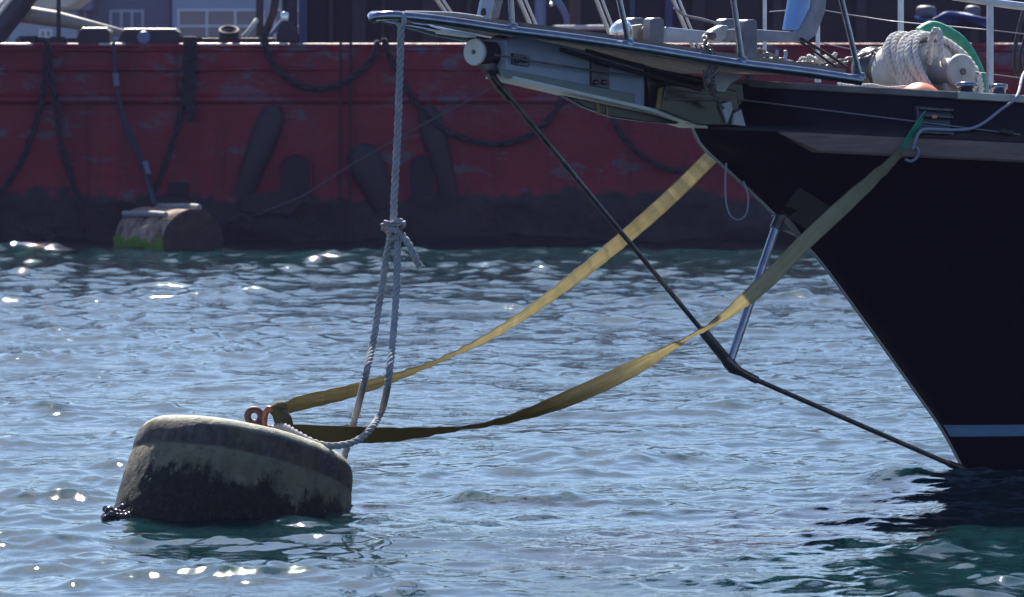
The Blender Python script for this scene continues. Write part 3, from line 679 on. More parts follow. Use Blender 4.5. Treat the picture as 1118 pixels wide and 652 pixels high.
mo = m_.build('algae', moss, buoy); mo['kind'] = 'stuff'
tag(mo, 'bright green algae tufts at the left waterline')
def BL(p): return inv @ (Vector(p) - bc)      # world to buoy space
YB = 27.0
def bp_(px, py, dy=0): return BL(P(px, py, YB + dy))
MB().lathe([(.12, .64), (.12, .665), (.07, .68), (.05, .70)], 20, (BL(P(285, 470, YB)).x, BL(P(285, 470, YB)).y, 0)).build('eye_plate', rust, buoy)
ring = [bp_(277.5 + 7.3 * math.cos(t), 454.5 + 7.3 * math.sin(t)) for t in np.linspace(0, 2 * math.pi, 20, endpoint=False)]
eyem = M('old_shackle_steel', (.1, .045, .04), .6, .3, (.045, .025, .03), 20, .5, .002, 60)
MB().tube(ring, .021, 10, closed=True).build('lifting_eye', eyem, buoy)
MB().tube([bp_(279, 459), bp_(283, 467), bp_(286, 485)], [.03, .04, .05], 10).build('eye_stem', eyem, buoy)
sh = MB().tube(smooth_path([bp_(287, 467), bp_(288, 460), bp_(289, 452), bp_(293, 446.5), bp_(299, 447), bp_(302, 453), bp_(303, 461)], .02), .022, 12).build('shackle', M('orange_rust_shackle', (.45, .13, .06), .5, .2, (.12, .045, .04), 14, .5, .002, 60), buoy)
MB().tube([bp_(283, 466), bp_(306, 470)], .022, 10).build('shackle_pin', eyem, sh)

# ---------------------------------------------------------------- straps
def strap(path, m, name, label, W0=.1, loc=None, frame_=None):
    """path: (px, py, Y, apparent width px, sign)"""
    P3 = smooth_path([P(a, b_, y_) for a, b_, y_, w_, s_ in path], .04)
    keyx = []; acc = 0; ctr = [P(a, b_, y_) for a, b_, y_, w_, s_ in path]
    # parameter by nearest key along the chain
    cum = [0]
    for a, c in zip(ctr, ctr[1:]): cum.append(cum[-1] + (c - a).length)
    ph = []
    for (a, b_, y_, w_, s_) in path:
        full = W0 * F / y_; ph.append(math.acos(min(1, w_ / full)) * s_)
    L = [0]
    for a, c in zip(P3, P3[1:]): L.append(L[-1] + (c - a).length)
    rows = []
    for i, p in enumerate(P3):
        t = L[i] / L[-1] * cum[-1]; f_ = float(np.interp(t, cum, ph))
        T = (P3[min(i + 1, len(P3) - 1)] - P3[max(0, i - 1)]).normalized(); V = p.normalized()
        V = Vector((p.x, p.y, p.z - H)).normalized(); a = T.cross(V).normalized(); V2 = T.cross(a).normalized()
        wv = a * math.cos(f_) + V2 * math.sin(f_); nv = T.cross(wv).normalized()
        wob = .0035 * math.sin(L[i] * 37) + .002 * math.sin(L[i] * 71)
        p = p + nv * wob
        row = [p - wv * W0 / 2 + nv * .002, p - wv * W0 / 6 + nv * (.004), p + wv * W0 / 6 + nv * (.004), p + wv * W0 / 2 + nv * .002,
               p + wv * W0 / 2 - nv * .002, p + wv * W0 / 6 - nv * (.001), p - wv * W0 / 6 - nv * .001, p - wv * W0 / 2 - nv * .002]
        rows.append([*row, row[0]])
    m_ = MB().grid(rows, False); m_.uv = [(k / 3 if k < 4 else (7 - k) / 3 if k < 8 else 0, L[i]) for i in range(len(rows)) for k in range(9)]; return m_
fx = on_hull(1012, 126, .07)
YF = fx.y; 
def YL(px): return float(np.interp(px, [305, 1012], [YB, YF]))
near = [(308, 470, YL(308), 14, 1), (325, 472, YL(325), 17.5, 1), (360, 474, YL(360), 18.5, 1), (420, 475, YL(420), 16.5, 1), (470, 471.5, YL(470), 9, 1), (505, 467.5, YL(505), 3.5, 1), (540, 461.5, YL(540), 6, 1), (580, 450, YL(580), 12, 1),
        (630, 431, YL(630), 18, 1), (680, 408, YL(680), 18, 1), (722, 386, YL(722), 10, 1), (755, 367, YL(755), 3.0, 1), (775, 355.5, YL(775), 5, 1), (805, 334, YL(805), 13, 1), (840, 304, YL(840), 19, 1), (875, 268, YL(875), 20.3, 1), (910, 235, YL(910), 18.5, 1), (945, 203, YL(945), 15, 1), (970, 180, YL(970), 10, 1), (986, 165, YL(986), 8, 1)]
tag(strap(near, strapm, '', '').build('mooring_strap', strapm, None, P(*near[0][:3])), 'near olive webbing strap from the buoy, twisting up to the green end at the fairlead', 'strap', 'webbing straps from the buoy to the bow')
gs = [(983, 168, YL(983), 9, 1), (992, 156, YL(992), 11, 1), (1000, 143, YL(1000), 10, 1), (1006, 133, YF, 8, 1), (1010, 127, YF + .06, 5, 1)]
tag(strap(gs, green, '', '').build('strap_sleeve', green, None, P(*gs[0][:3])), 'green webbing tail coming out of the fairlead and joined to the near strap', 'strap')
MB().box(on_hull(1010, 127.5, .09), (.03, .012, .02)).build('whipping', orange, bpy.data.objects['strap_sleeve'])
YR0 = 29.0
def YRr(px): return float(np.interp(px, [305, 790], [YB + .1, 30.2]))
rear = [(306, 447, YRr(306), 10, 1), (318, 443, YRr(318), 15, 1), (335, 438.5, YRr(335), 16, 1), (380, 428, YRr(380), 14.5, 1), (430, 412.5, YRr(430), 9, 1), (465, 400, YRr(465), 5.0, 1), (495, 386.5, YRr(495), 4.5, 1), (530, 369.5, YRr(530), 8, 1), (570, 345, YRr(570), 10, 1),
        (615, 313, YRr(615), 12.5, 1), (660, 278, YRr(660), 14.5, 1), (705, 240, YRr(705), 16.5, 1), (745, 203, YRr(745), 20, 1), (775, 173, YRr(775), 20, 1), (830, 117, YRr(830) + .5, 16, 1)]
tag(strap(rear, strapm, '', '').build('mooring_strap', strapm, None, P(*rear[0][:3])), 'far sunlit yellowish webbing strap from the buoy to the starboard side behind the stem', 'strap', 'webbing straps from the buoy to the bow')
# strap eyes wrapped round the shackle
m_ = MB().tube([P(300, 447, YB), P(306, 453, YB), P(310, 460, YB - .02), P(314, 470, YB - .02)], [.028, .05, .052, .042], 12)
m_.tube([P(296, 449, YB), P(303, 446, YB + .02), P(312, 444, YB + .04)], [.03, .042, .035], 10)
tag(m_.build('strap_eye', strapm, None, P(300, 465, YB)), 'folded olive strap eyes gathered round the rusty shackle on the buoy', 'strap')
# ---------------------------------------------------------------- rope from pulpit to buoy
yk = ring_at(438).y
rl = [P(438, 25, yk), P(436.5, 80, yk - .03), P(434, 150, yk - .08), P(430.5, 215, yk - .12), P(429.5, 250, yk - .15)]
m_ = MB(); rope(m_, rl, .0225, .125)
m_.tube([P(438 + 7 * math.cos(t), 22 + 0 * t, yk) + Vector((0, 0, .034 * math.sin(t))) * 0 + PORT * .034 * math.cos(t) + UP * .036 * math.sin(t) - Vector((7 * math.cos(t) * yk / F, 0, 0)) for t in np.linspace(0, 2 * math.pi, 16, endpoint=False)], .017, 8, closed=True)
left = [P(427, 255, yk - .17), P(423, 275, yk - .2), P(416, 320, yk - .3), P(407, 375, yk - .45), P(398, 415, yk - .6), P(388, 455, YB + .35), P(380, 485, YB + .3), P(372, 508, YB + .25), P(360, 520, YB + .2)]
right = [P(434, 262, yk - .2), P(433.5, 300, yk - .3), P(430, 360, yk - .5), P(424, 415, yk - .75), P(417, 447, YB + .0), P(405, 468, YB - .14), P(388, 482, YB - .25), P(365, 487, YB - .3), P(345, 484, YB - .3), P(325, 474, YB - .22), P(312, 466.5, YB - .12), P(302, 466, YB - .03), P(296, 469, YB + .05)]
tail = [P(434, 252, yk - .17), P(440, 258, yk - .22), P(447, 268, yk - .24), P(453, 280, yk - .24), P(457.5, 291, yk - .23)]
for pth in (left, right, tail): rope(m_, pth, .0215, .12)
kc = P(430, 256, yk - .17)
for (cx_, cy_, rx_, ry_, tl_, dy_) in ((424, 248, 5.5, 4, .5, -.03), (434, 246, 6.5, 3.6, -.5, -.045), (430, 256, 6, 4.5, .9, -.05), (430, 263, 5.5, 3.5, -.3, -.02)):
    pts = []
    for t in np.linspace(0, 5.9, 9):
        ax_, ay_ = rx_ * math.cos(t), ry_ * math.sin(t); c_, s_ = math.cos(tl_), math.sin(tl_)
        pts.append(P(cx_ + ax_ * c_ - ay_ * s_, cy_ + ax_ * s_ + ay_ * c_, yk - .17 + dy_ + .03 * math.sin(t + tl_)))
    rope(m_, pts, .0205, .11)
tag(m_.build('mooring_rope', ropem, None, P(438, 25, yk)), 'thick grey rope tied to the bow ring, knotted into a loop reaching the buoy', 'rope')

# ================================================================ barge
YBG = F * H / (263 - HZ)
def BP(px, py, dy=0): return P(px, py, YBG + dy)
def bz(py): return BP(0, py).z
def barge_mat():
    m = bpy.data.materials.new('red_barge_paint'); m.use_nodes = True; n = m.node_tree.nodes; l = m.node_tree.links
    b = n['Principled BSDF']; b.inputs['Roughness'].default_value = .5; b.inputs['Specular IOR Level'].default_value = .3
    g = n.new('ShaderNodeNewGeometry'); sx = n.new('ShaderNodeSeparateXYZ'); l.new(g.outputs['Position'], sx.inputs[0])
    def nz(scale, st=(1, 1, 1), d=7, rg=.65):
        mp = n.new('ShaderNodeMapping'); mp.inputs['Scale'].default_value = st; l.new(g.outputs['Position'], mp.inputs[0])
        z = n.new('ShaderNodeTexNoise'); z.inputs['Scale'].default_value = scale; z.inputs['Detail'].default_value = d; z.inputs['Roughness'].default_value = rg
        l.new(mp.outputs[0], z.inputs['Vector']); return z.outputs[0]
    def ramp(x, a, c, ca, cb):
        r = n.new('ShaderNodeValToRGB'); r.color_ramp.elements[0].position = a; r.color_ramp.elements[1].position = c
        r.color_ramp.elements[0].color = (*ca, 1); r.color_ramp.elements[1].color = (*cb, 1); l.new(x, r.inputs[0]); return r.outputs[0]
    def mix(f, a, c):
        q = n.new('ShaderNodeMix'); q.data_type = 'RGBA'; l.new(f, q.inputs[0])
        for i, x in ((6, a), (7, c)):
            if isinstance(x, tuple): q.inputs[i].default_value = (*x, 1)
            else: l.new(x, q.inputs[i])
        return q.outputs[2]
    red = ramp(nz(1.1, (1, 1, .5)), .35, .7, (.16, .006, .012), (.26, .012, .018))
    scr = ramp(nz(1.7, (1, 1, 2.2), 10, .72), .57, .62, (0, 0, 0), (.8, .8, .8)); red = mix(scr, red, (.10, .09, .11))
    hi = n.new('ShaderNodeMapRange'); hi.inputs[1].default_value = 1.3; hi.inputs[2].default_value = 2.6; l.new(sx.outputs[2], hi.inputs[0])
    s2 = ramp(nz(1.05, (1, 1, 2.6), 12, .75), .53, .58, (0, 0, 0), (.85, .85, .85)); mm = n.new('ShaderNodeMath'); mm.operation = 'MULTIPLY'; l.new(s2, mm.inputs[0]); l.new(hi.outputs[0], mm.inputs[1])
    red = mix(mm.outputs[0], red, (.13, .12, .15))
    run = ramp(nz(2.2, (2.2, 1, .12), 6, .6), .56, .74, (0, 0, 0), (.7, .7, .7)); red = mix(run, red, (.05, .018, .012))
    drt = ramp(nz(.8, (1.6, 1, .25), 8), .5, .8, (0, 0, 0), (.6, .6, .6)); red = mix(drt, red, (.03, .012, .018))
    # fouled band at the waterline
    ma = n.new('ShaderNodeMath'); ma.operation = 'MULTIPLY_ADD'; ma.inputs[1].default_value = .9; l.new(nz(1.3, (1, 1, 1), 9, .7), ma.inputs[0]); l.new(sx.outputs[2], ma.inputs[2])
    foul = ramp(nz(4, (1, 1, 1.5), 9), .35, .72, (.006, .006, .008), (.035, .028, .024)); rs = ramp(nz(1.2), .55, .7, (0, 0, 0), (.7, .7, .7)); foul = mix(rs, foul, (.045, .018, .014))
    mb_ = n.new('ShaderNodeMath'); mb_.operation = 'SUBTRACT'; l.new(ma.outputs[0], mb_.inputs[0]); mb_.inputs[1].default_value = .42
    c = mix(ramp(mb_.outputs[0], .64, .72, (1, 1, 1), (0, 0, 0)), red, foul); l.new(c, b.inputs['Base Color'])
    bp = n.new('ShaderNodeBump'); bp.inputs['Distance'].default_value = .06; l.new(nz(1.8), bp.inputs['Height']); l.new(bp.outputs[0], b.inputs['Normal']); return m
bm_ = barge_mat()
barge = thing('work_barge', (0, YBG + 4, 0), 'long red steel work barge with scraped paint and rusty fouled waterline, moored across the background', 'barge')
zt = bz(53); XL, XR = -13, 17
xs = np.linspace(XL, XR, 240)
def side_y(z, x): return YBG + .02 * math.sin(x * .9) + .012 * math.sin(x * 3.1 + z * 2) + (.03 if z < bz(108) else .0) + (0 if z > .05 else -.0)
prof_z = sorted([zt, bz(60), bz(66), bz(72), bz(80), bz(90), bz(100), bz(107), bz(109)] + list(np.linspace(bz(112), -.6, 24)), reverse=True)
m_ = MB(); rows = []
for z in prof_z:
    row = []
    for x in xs:
        y_ = side_y(z, x)
        if z < bz(214): y_ -= .05 + .09 * max(-.3, noise.noise(Vector((x * 1.7, z * 2.5, 0)))) + .04 * noise.noise(Vector((x * 6, z * 8, 3)))
        row.append(Vector((x, y_, z)))
    rows.append(row)
m_.grid(rows); back = YBG + 9
m_.grid([[Vector((XL, side_y(z, XL), z)), Vector((XL, back, z))] for z in prof_z], False); m_.grid([[Vector((XR, back, z)), Vector((XR, side_y(z, XR), z))] for z in prof_z], False)
m_.add([(XL, back, zt), (XR, back, zt), (XR, back, -.6), (XL, back, -.6)], [(0, 1, 2, 3)])
m_.build('barge_hull', bm_, barge)
MB().box(((XL + XR) / 2, (YBG + back) / 2, zt - .25), (XR - XL - .1, back - YBG - .3, .06)).build('barge_deck', ddark, barge)
for k, px in enumerate(range(-260, 1400, 148)):
    MB().tube([BP(px + (k % 2) * 9, 57, .012), BP(px + (k % 2) * 9, 106, .012)], .014, 5).build('weld_seam', bm_, barge)
    MB().tube([BP(px + 60, 111, .04), BP(px + 60, 150, .04), BP(px + 60, 215, .04)], .014, 5).build('weld_seam', bm_, barge)
for py, r in ((75.5, .035), (109, .055)):
    MB().tube([(x, YBG + .0, bz(py)) for x in xs[::8]], r, 8).build('rubbing_strake', bm_, barge)
MB().tube([(x, YBG + .02, bz(50.5)) for x in xs[::8]], .042, 8).build('bulwark_rail', bm_, barge)
MB().tube([(x, YBG - .015, bz(54.5)) for x in xs[::8]], .022, 8).build('bulwark_rail', bm_, barge)
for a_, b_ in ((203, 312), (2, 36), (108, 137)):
    for py, rr2 in ((48.6, .022), (53.6, .016)): MB().tube([BP(a_, py, .0), BP((a_ + b_) / 2, py + .3, .0), BP(b_, py, .0)], rr2, 10).build('sunlit_rail_edge', M('sunlit_rail_paint', (.6, .52, .46), .35, .4, (.4, .3, .27), 3, .5), barge)  # pale tubes put the sunlit stretches of the rail into colour
# arched hull openings
for cx_, w_, y0, y1 in ((322, 17, 168, 222), (460, 14, 168, 222)):
    arch = lambda k: [(cx_ - k, y1), (cx_ - k, y0 + k)] + [(cx_ - k * math.cos(t), y0 + k - k * 1.0 * math.sin(t)) for t in np.linspace(.2, math.pi - .2, 9)] + [(cx_ + k, y0 + k), (cx_ + k, y1)]
    ah = MB().ppoly(arch(w_), YBG - .06, YBG + .1).build('arched_recess', dark, barge)
    a_ = [BP(x, y, -.06) for x, y in arch(w_ + 1)]
    MB().tube(a_, .022, 6).build('recess_rim', bm_, ah)
# leaf shaped steel skids
def leaf(cx_, cy_, L, wd, ang, label=None):
    m_ = MB(); rows = []; dx, dy = math.sin(ang), -math.cos(ang)
    for i in range(21):
        t = i / 20; hw = wd * ((.72 + .28 * min(1, t / .6)) if t < .78 else math.sqrt(max(.02, 1 - ((t - .78) / .22) ** 2)))
        mx_, my_ = cx_ + dx * L * (t - .5), cy_ + dy * L * (t - .5)
        rows.append([BP(mx_ + math.cos(ang) * hw * s, my_ + math.sin(ang) * hw * s, -.05 - .09 * (1 - abs(s) ** 4) * (.4 + .6 * math.sin(math.pi * t))) for s in (-1, -.85, -.6, -.3, 0, .3, .6, .85, 1)])
    m_.grid(rows); return m_.build('steel_skid', M('skid_steel', (.010, .008, .012), .6, 0, (.02, .012, .014), 5, .5, .01, 8), barge)
leaf(283, 165, 108, 15, .36); leaf(478, 165, 105, 14, -.25); leaf(405, 192, 75, 19, -.42)
for px in (372, 383): MB().tube([BP(px, 46, -.1), BP(px - .5, 150, -.1), BP(px - 1, 262, -.1)], .02, 6).build('fender_wire', rustd, barge)
MB().ppoly([(262, 214), (318, 206), (330, 222), (318, 236), (262, 232)], YBG - .2, YBG + .1).build('rusty_bracket', rustd, barge, bevel=.03)
MB().ppoly([(184, 199), (206, 199), (206, 215), (184, 213)], YBG - .05, YBG + .1).build('hull_vent', dark, barge, bevel=.01)
# hanging chains, each its own thing
def bchain(pts, label, L=.11, wd=.075, r=.017, mat_=rustd, dy=-.13):
    m_ = MB(); chain(m_, [BP(x, y, dy) for x, y in pts], L, wd, r)
    return tag(m_.build('hanging_chain', mat_, None, BP(pts[0][0], pts[0][1], dy)), label, 'chain', 'chains hanging on the red barge side')
bchain([(289, 38), (292, 58), (305, 78), (325, 92), (350, 97), (375, 90), (396, 76), (410, 58), (412, 46)], 'dark chain sagging in a deep loop under the bulwark near the paired vertical wires', .17, .12, .027)
bchain([(420, 46), (432, 75), (448, 103), (468, 128), (492, 145), (522, 155), (548, 157), (578, 148), (600, 130), (612, 112), (622, 90), (628, 55)], 'long dark chain draped between the leaf shaped skid and the bobstay', .16, .11, .026)
bchain([(655, 60), (662, 100), (672, 135), (690, 160), (712, 177), (738, 186), (765, 182), (790, 165), (812, 120), (820, 60)], 'dark chain drooping behind the far strap below the bowsprit', .16, .11, .026)
bchain([(51, 48), (49, 80), (44, 115), (34, 150), (18, 185), (-4, 215), (-30, 235)], 'rusty chain curving down to the left edge of the photo along the red hull', .16, .115, .026)
bchain([(53, 52), (56, 85), (62, 120), (66, 155), (75, 185), (84, 215), (91, 250)], 'rusty chain hanging almost straight down left of the long pipe end', .16, .115, .026)
bchain([(204, 46), (202, 85), (198, 120), (190, 150), (178, 185), (170, 205), (160, 218)], 'dark chain falling from the bulwark to the drum buoy', .16, .11, .026)
m_ = MB(); rnd = random.Random(9)
for k in range(4): chain(m_, [BP(203 + 3 * k, 44, -.13 - .03 * k), BP(202 + 3.2 * k, 80, -.14), BP(200 + 3 * k, 105, -.15), BP(203 + 2.4 * k, 120 + 4 * k, -.15)], .15, .11, .025)
tag(m_.build('chain_bundle', rustd, None, BP(208, 44)), 'thick bunch of doubled chain hung over the bulwark above the drum buoy', 'chain')
m_ = MB(); rope(m_, [BP(124, 46, -.12), BP(125, 70, -.15), BP(127, 95, -.15), BP(136, 135, -.14), BP(150, 170, -.14), BP(160, 195, -.2), BP(168, 222, -1.6)], .028, .12)
rope(m_, [BP(126, 92, -.15), BP(133, 120, -.15), BP(144, 148, -.15), BP(158, 180, -.15), BP(166, 205, -.3), BP(170, 224, -1.6)], .016, .09)
bm2 = tag(m_.build('buoy_mooring_rope', M('dark_blue_rope', (.035, .045, .07), .8), None, BP(125, 46)), 'blue grey mooring rope hanging from the barge bulwark to the rusty drum buoy', 'rope')
for a, b_ in (((126, 80), (127.5, 94)), ((158, 176), (162, 190))):
    MB().tube([BP(*a, -.16), BP(*b_, -.16)], .042, 10).build('hose_guard', M('hose_guard', (.14, .16, .22), .6), bm2)
m_ = MB().tube(smooth_path([BP(282, 233, -.7), BP(330, 214, -.5), BP(380, 182, -.3), BP(460, 137, -.25), BP(545, 92, -.2), BP(600, 60, -.1)], .2), .011, 8)
tag(m_.build('mooring_wire', M('pale_wire', (.08, .07, .07), .6), None, BP(282, 233, -.7)), 'thin wire running diagonally up across the red barge side from a small shackle', 'wire')
m_ = MB(); chain(m_, [BP(252, 243, -.7), BP(262, 236, -.7), BP(272, 238, -.7), BP(284, 233, -.7)], .14, .10, .024); m_.tube([BP(268 + 7 * math.cos(t), 243 + 6 * math.sin(t), -.7) for t in np.linspace(0, 6.28, 14, endpoint=False)], .026, 8, closed=True)
tag(m_.build('wire_shackle', rustd, None, BP(268, 250, -.7)), 'dark shackle and links joining the wire to the drum buoy', 'shackle')
# ---------------------------------------------------------------- drum buoy
dc = P(211, 251, YBG - 2.6); dax = Vector((-.54, .84, .0)).normalized()
drum = thing('drum_buoy', (dc.x, dc.y, -.1), 'rusty drum buoy lying on its side by the red barge, green weed at its waterline', 'buoy')
def drum_mat():
    m = bpy.data.materials.new('rusty_drum'); m.use_nodes = True; n = m.node_tree.nodes; l = m.node_tree.links; b = n['Principled BSDF']; b.inputs['Roughness'].default_value = .8
    g = n.new('ShaderNodeNewGeometry'); nz = n.new('ShaderNodeTexNoise'); nz.inputs['Scale'].default_value = 6; nz.inputs['Detail'].default_value = 8; l.new(g.outputs['Position'], nz.inputs['Vector'])
    r = n.new('ShaderNodeValToRGB'); r.color_ramp.elements[0].position = .35; r.color_ramp.elements[1].position = .65; r.color_ramp.elements[0].color = (.13, .06, .04, 1); r.color_ramp.elements[1].color = (.42, .30, .22, 1); l.new(nz.outputs[0], r.inputs[0]); l.new(r.outputs[0], b.inputs['Base Color'])
    bp = n.new('ShaderNodeBump'); bp.inputs['Distance'].default_value = .02; l.new(nz.outputs[0], bp.inputs['Height']); l.new(bp.outputs[0], b.inputs['Normal']); return m
dm = drum_mat(); Rd = .43; Ld = 1.4
dcc = Vector((dc.x, dc.y, .07))
dcc.z = .09
m_ = MB().lathe([(Rd - .03, 0), (Rd, .02), (Rd, Ld - .02), (Rd - .03, Ld)], 40, dcc, dax); m_.build('drum_shell', dm, drum)
MB().lathe([(Rd - .05, -.008), (Rd + .012, -.012), (Rd + .012, .03)], 40, dcc, dax).build('drum_end', M('shaded_drum_end', (.09, .045, .03), .8, 0, (.03, .018, .014), 5, .5, .01, 20), drum)  # end darker than the shell: shade on this face put into the colour
side_ = dax.cross(UP).normalized()
for t0 in (.12, .86):
    pass
for an_ in (22, -42):
    u = (UP * math.cos(R(an_)) + side_ * math.sin(R(an_)) * (1 if side_.y > 0 else -1))
    pts = [dcc + u * (Rd + .05) + dax * (Ld * t) + UP * .012 * math.sin(t * 5) for t in np.linspace(.12, .95, 8)]
    fb = MB().tube(pts, .042, 10).build('rubbing_bar', M('grey_bar', (.36, .34, .33), .7, 0, (.2, .18, .17), 10, .5), drum)
    for t in (.25, .55, .85): MB().box(dcc + u * (Rd + .012) + dax * (Ld * t), (.05, .05, .06), (dax, side_, UP)).build('bar_clip', rust, fb)
m_ = MB(); rnd = random.Random(2)
for i in range(2600):
    t = rnd.random(); a_ = R(rnd.uniform(60, 118)); u = UP * math.cos(a_) + side_ * math.sin(a_) * (1 if side_.y < 0 else -1)
    p = dcc + u * (Rd + .005) + dax * (Ld * t); L = rnd.uniform(.03, .07)
    if p.z > .02 + .19 * (.6 + .4 * noise.noise(Vector((t * 6, 0, 0)))): continue
    m_.add([p - dax * .008, p + dax * .008, p + u * .02 - UP * L], [(0, 1, 2)])
mo = m_.build('green_weed', moss, drum); mo['kind'] = 'stuff'

# ---------------------------------------------------------------- barge deck gear
def bthing(name, m_, mat_, label, cat, px, py, dy, group=None, bevel=0):
    return tag(m_.build(name, mat_, None, BP(px, py, dy), bevel=bevel), label, cat, group)
bthing('deck_pipe', MB().tube([BP(8, 13, 1.2), BP(60, 20.5, 1.2), BP(135, 35, 1.2)], [.13, .115, .035], 14), tan, 'long tapering tan spar resting on the barge rail at the left', 'spar', 70, 36, 1.2)
bo = bthing('crane_boom', MB().tube([BP(-30, 62, 1.0), BP(-4, 36, 1.0), BP(32, -10, 1.0), BP(70, -60, 1.0)], .17, 10), M('boom_paint', (.06, .06, .075), .5, 0, (.035, .03, .04), 5, .5), 'dark crane boom leaning up out of the picture at the top left corner', 'boom', -10, 50, 1.)
MB().tube([BP(-6, 22, .85), BP(22, -12, .85)], .025, 8).build('boom_edge', canvas, bo)
bthing('canvas_cover', MB().ppoly([(0, 9), (12, -2), (28, -14), (112, -14), (92, 2), (82, 9), (62, 11), (36, 12)], YBG + 2.2, YBG + 3.8), canvas, 'pale canvas cover on a frame above the tan spar at the top left', 'canvas', 50, 12, 2.4, bevel=.03)
bthing('deck_mast', MB().tube([BP(64, 46, .6), BP(64, -60, .6)], .03, 10), ddark, 'slim dark pole standing on the barge rail in front of the tan spar', 'pole', 64, 46, .6)
bthing('deck_mast', MB().tube([BP(283.5, 46, .6), BP(283.5, -60, .6)], .055, 12), brown, 'thick brown post standing on the barge by the sagging chain', 'post', 283, 46, .6)
def fair(px0, px1, py0, py1, label, hole=False):
    g = thing('deck_fairlead', BP((px0 + px1) / 2, py1, .4), label, 'fairlead', 'dark steel fairleads on the barge rail')
    MB().ppoly([(px0, py1), (px0 + 7, py0 + 2), (px0 + 11, py0), (px1 - 5, py0), (px1, py0 + 3), (px1, py1)], YBG + .1, YBG + .7).build('housing', ddark, g, bevel=.02)
    MB().tube([BP(px0 + 8, py0 + .5, .1), BP(px1 - 5, py0 + .5, .1)], .018, 8).build('top_lip', M('sunlit_lip', (.4, .35, .32), .4, .4), g)  # pale lip carries the sunlit top edge in its colour
    if hole: MB().lathe([(.07, 0), (.10, .02), (.07, .04)], 18, BP(157, 41.5, .07), (0, -1, 0)).build('roller_end', M('roller_end_paint', (.14, .16, .26), .5), g)
fair(82, 122, 31, 50, 'smaller dark steel fairlead housing on the barge rail with a pale lip coloured as its sunlit top edge'); fair(128, 197, 32, 50, 'wide dark fairlead housing with a round roller end on the barge rail', True)
m_ = MB().tube([BP(250 + 10 * math.cos(t), 33.5 - 4 * math.sin(t), .3 + .3 * math.sin(t)) for t in np.linspace(0, 6.283, 22, endpoint=False)], .025, 8, closed=True)
m_.tube([BP(250 + 9 * math.cos(t), 38 - 3.5 * math.sin(t), .3 + .3 * math.sin(t)) for t in np.linspace(0, 6.283, 22, endpoint=False)], .03, 8, closed=True)
bthing('rope_ring', m_, rustd, 'coiled ring of dark hawser lying on the barge rail left of the brown post', 'coil', 250, 40, .3)
m_ = MB().ppoly([(222, 41.5), (300, 41.5), (304, 48), (222, 48)], YBG + .15, YBG + .9)
bthing('hatch_coaming', m_, ddark, 'low dark hatch coaming below the coiled ring on the barge', 'hatch', 262, 48, .4, bevel=.01)
bthing('bundled_line', MB().tube(smooth_path([BP(265, 41, .4), BP(270, 36, .4), BP(276, 28, .4), BP(280, 22, .5)], .05), [.05] * 1 and .035, 8), canvas, 'sunlit pale rolled cloth leaning on the brown post', 'cloth', 270, 42, .4)
m_ = MB(); rnd = random.Random(4)
for k in range(46):
    px = rnd.uniform(20, 262); 
    if 80 < px < 196 or 240 < px < 262: continue
    py = 46 - rnd.random() * 3; m_.box(BP(px, py, .3), (rnd.uniform(.05, .2), .2, rnd.uniform(.04, .12)), (Vector((math.cos(k), math.sin(k), 0)), Vector((-math.sin(k), math.cos(k), 0)), UP))
o_ = bthing('deck_clutter', m_, ddark, 'low scattered iron fittings along the barge rail', 'fittings', 120, 47, .3); o_['kind'] = 'stuff'
# A-frame
af = thing('winch_frame', BP(308, 46, .8), 'dark steel winch with slanting legs beside the blue door panel on the barge', 'winch')
MB().tube([BP(288, 40, .8), BP(298, 14, .8), BP(303, -20, .8)], .06, 8).build('leg', brown, af); MB().tube([BP(294, 40, .9), BP(312, 18, .9)], .03, 8).build('brace', lblue, af)
MB().ppoly([(303, 46), (305, 28), (311, 22), (318, 24), (325, 34), (326, 48)], YBG + .5, YBG + 1.2).build('housing', ddark, af, bevel=.03)
MB().lathe([(.06, 0), (.06, .1), (.02, .12)], 12, BP(311, 22, .6), (0, -.3, 1)).build('oil_cup', MATS['bright_casting'], af)
MB().tube([BP(316, 34, .9), BP(316, -20, .9)], .11, 10).build('leg', ddark, af)
# wheelhouse
x0 = BP(326, 0, 1.6).x
wh = thing('wheelhouse', ((x0 + XR) / 2, YBG + 4, zt), 'long dark deckhouse of the barge behind the yacht bow', 'deckhouse')
MB().box(((x0 + XR) / 2, YBG + 4.6, zt + .45), (XR - x0, 5.6, 1.5)).build('house_wall', dark, wh, bevel=.02)
for i, (px, w_, mt) in enumerate(((331, 9, bpanel), (362, 5, ddark), (392, 16, ddark), (418, 4, ddark), (470, 18, ddark), (512, 5, ddark), (690, 6, bpanel), (730, 8, bpanel), (762, 14, ddark), (848, 10, ddark), (940, 12, ddark), (1060, 14, ddark))):
    MB().ppoly([(px - w_ / 2, -30), (px + w_ / 2, -30), (px + w_ / 2, 50), (px - w_ / 2, 50)], YBG + 1.66, YBG + 1.86).build('wall_stiffener' if w_ < 15 else 'door', mt, wh, bevel=.01)
for px in (1011, 1062):
    r = .13 if px < 1050 else .10
    bg_ = thing('barge_bollard', BP(px, 48, .7), 'larger steel bollard above the blue tarpaulin on the barge rail' if px < 1050 else 'smaller steel bollard at the right of the blue tarpaulin on the barge', 'bollard', 'bollards on the barge beyond the windlass')
    MB().lathe([(r * .86, -.35), (r * .86, 0)], 18, BP(px, 18, .7)).build('post', ddark, bg_); MB().lathe([(r, 0), (r + .015, .03), (r + .015, .1), (r * .9, .14), (r * .4, .15)], 18, BP(px, 18, .7)).build('head', M('bollard_cap', (.12, .11, .12), .5, .3), bg_)
m_ = MB(); rows = []
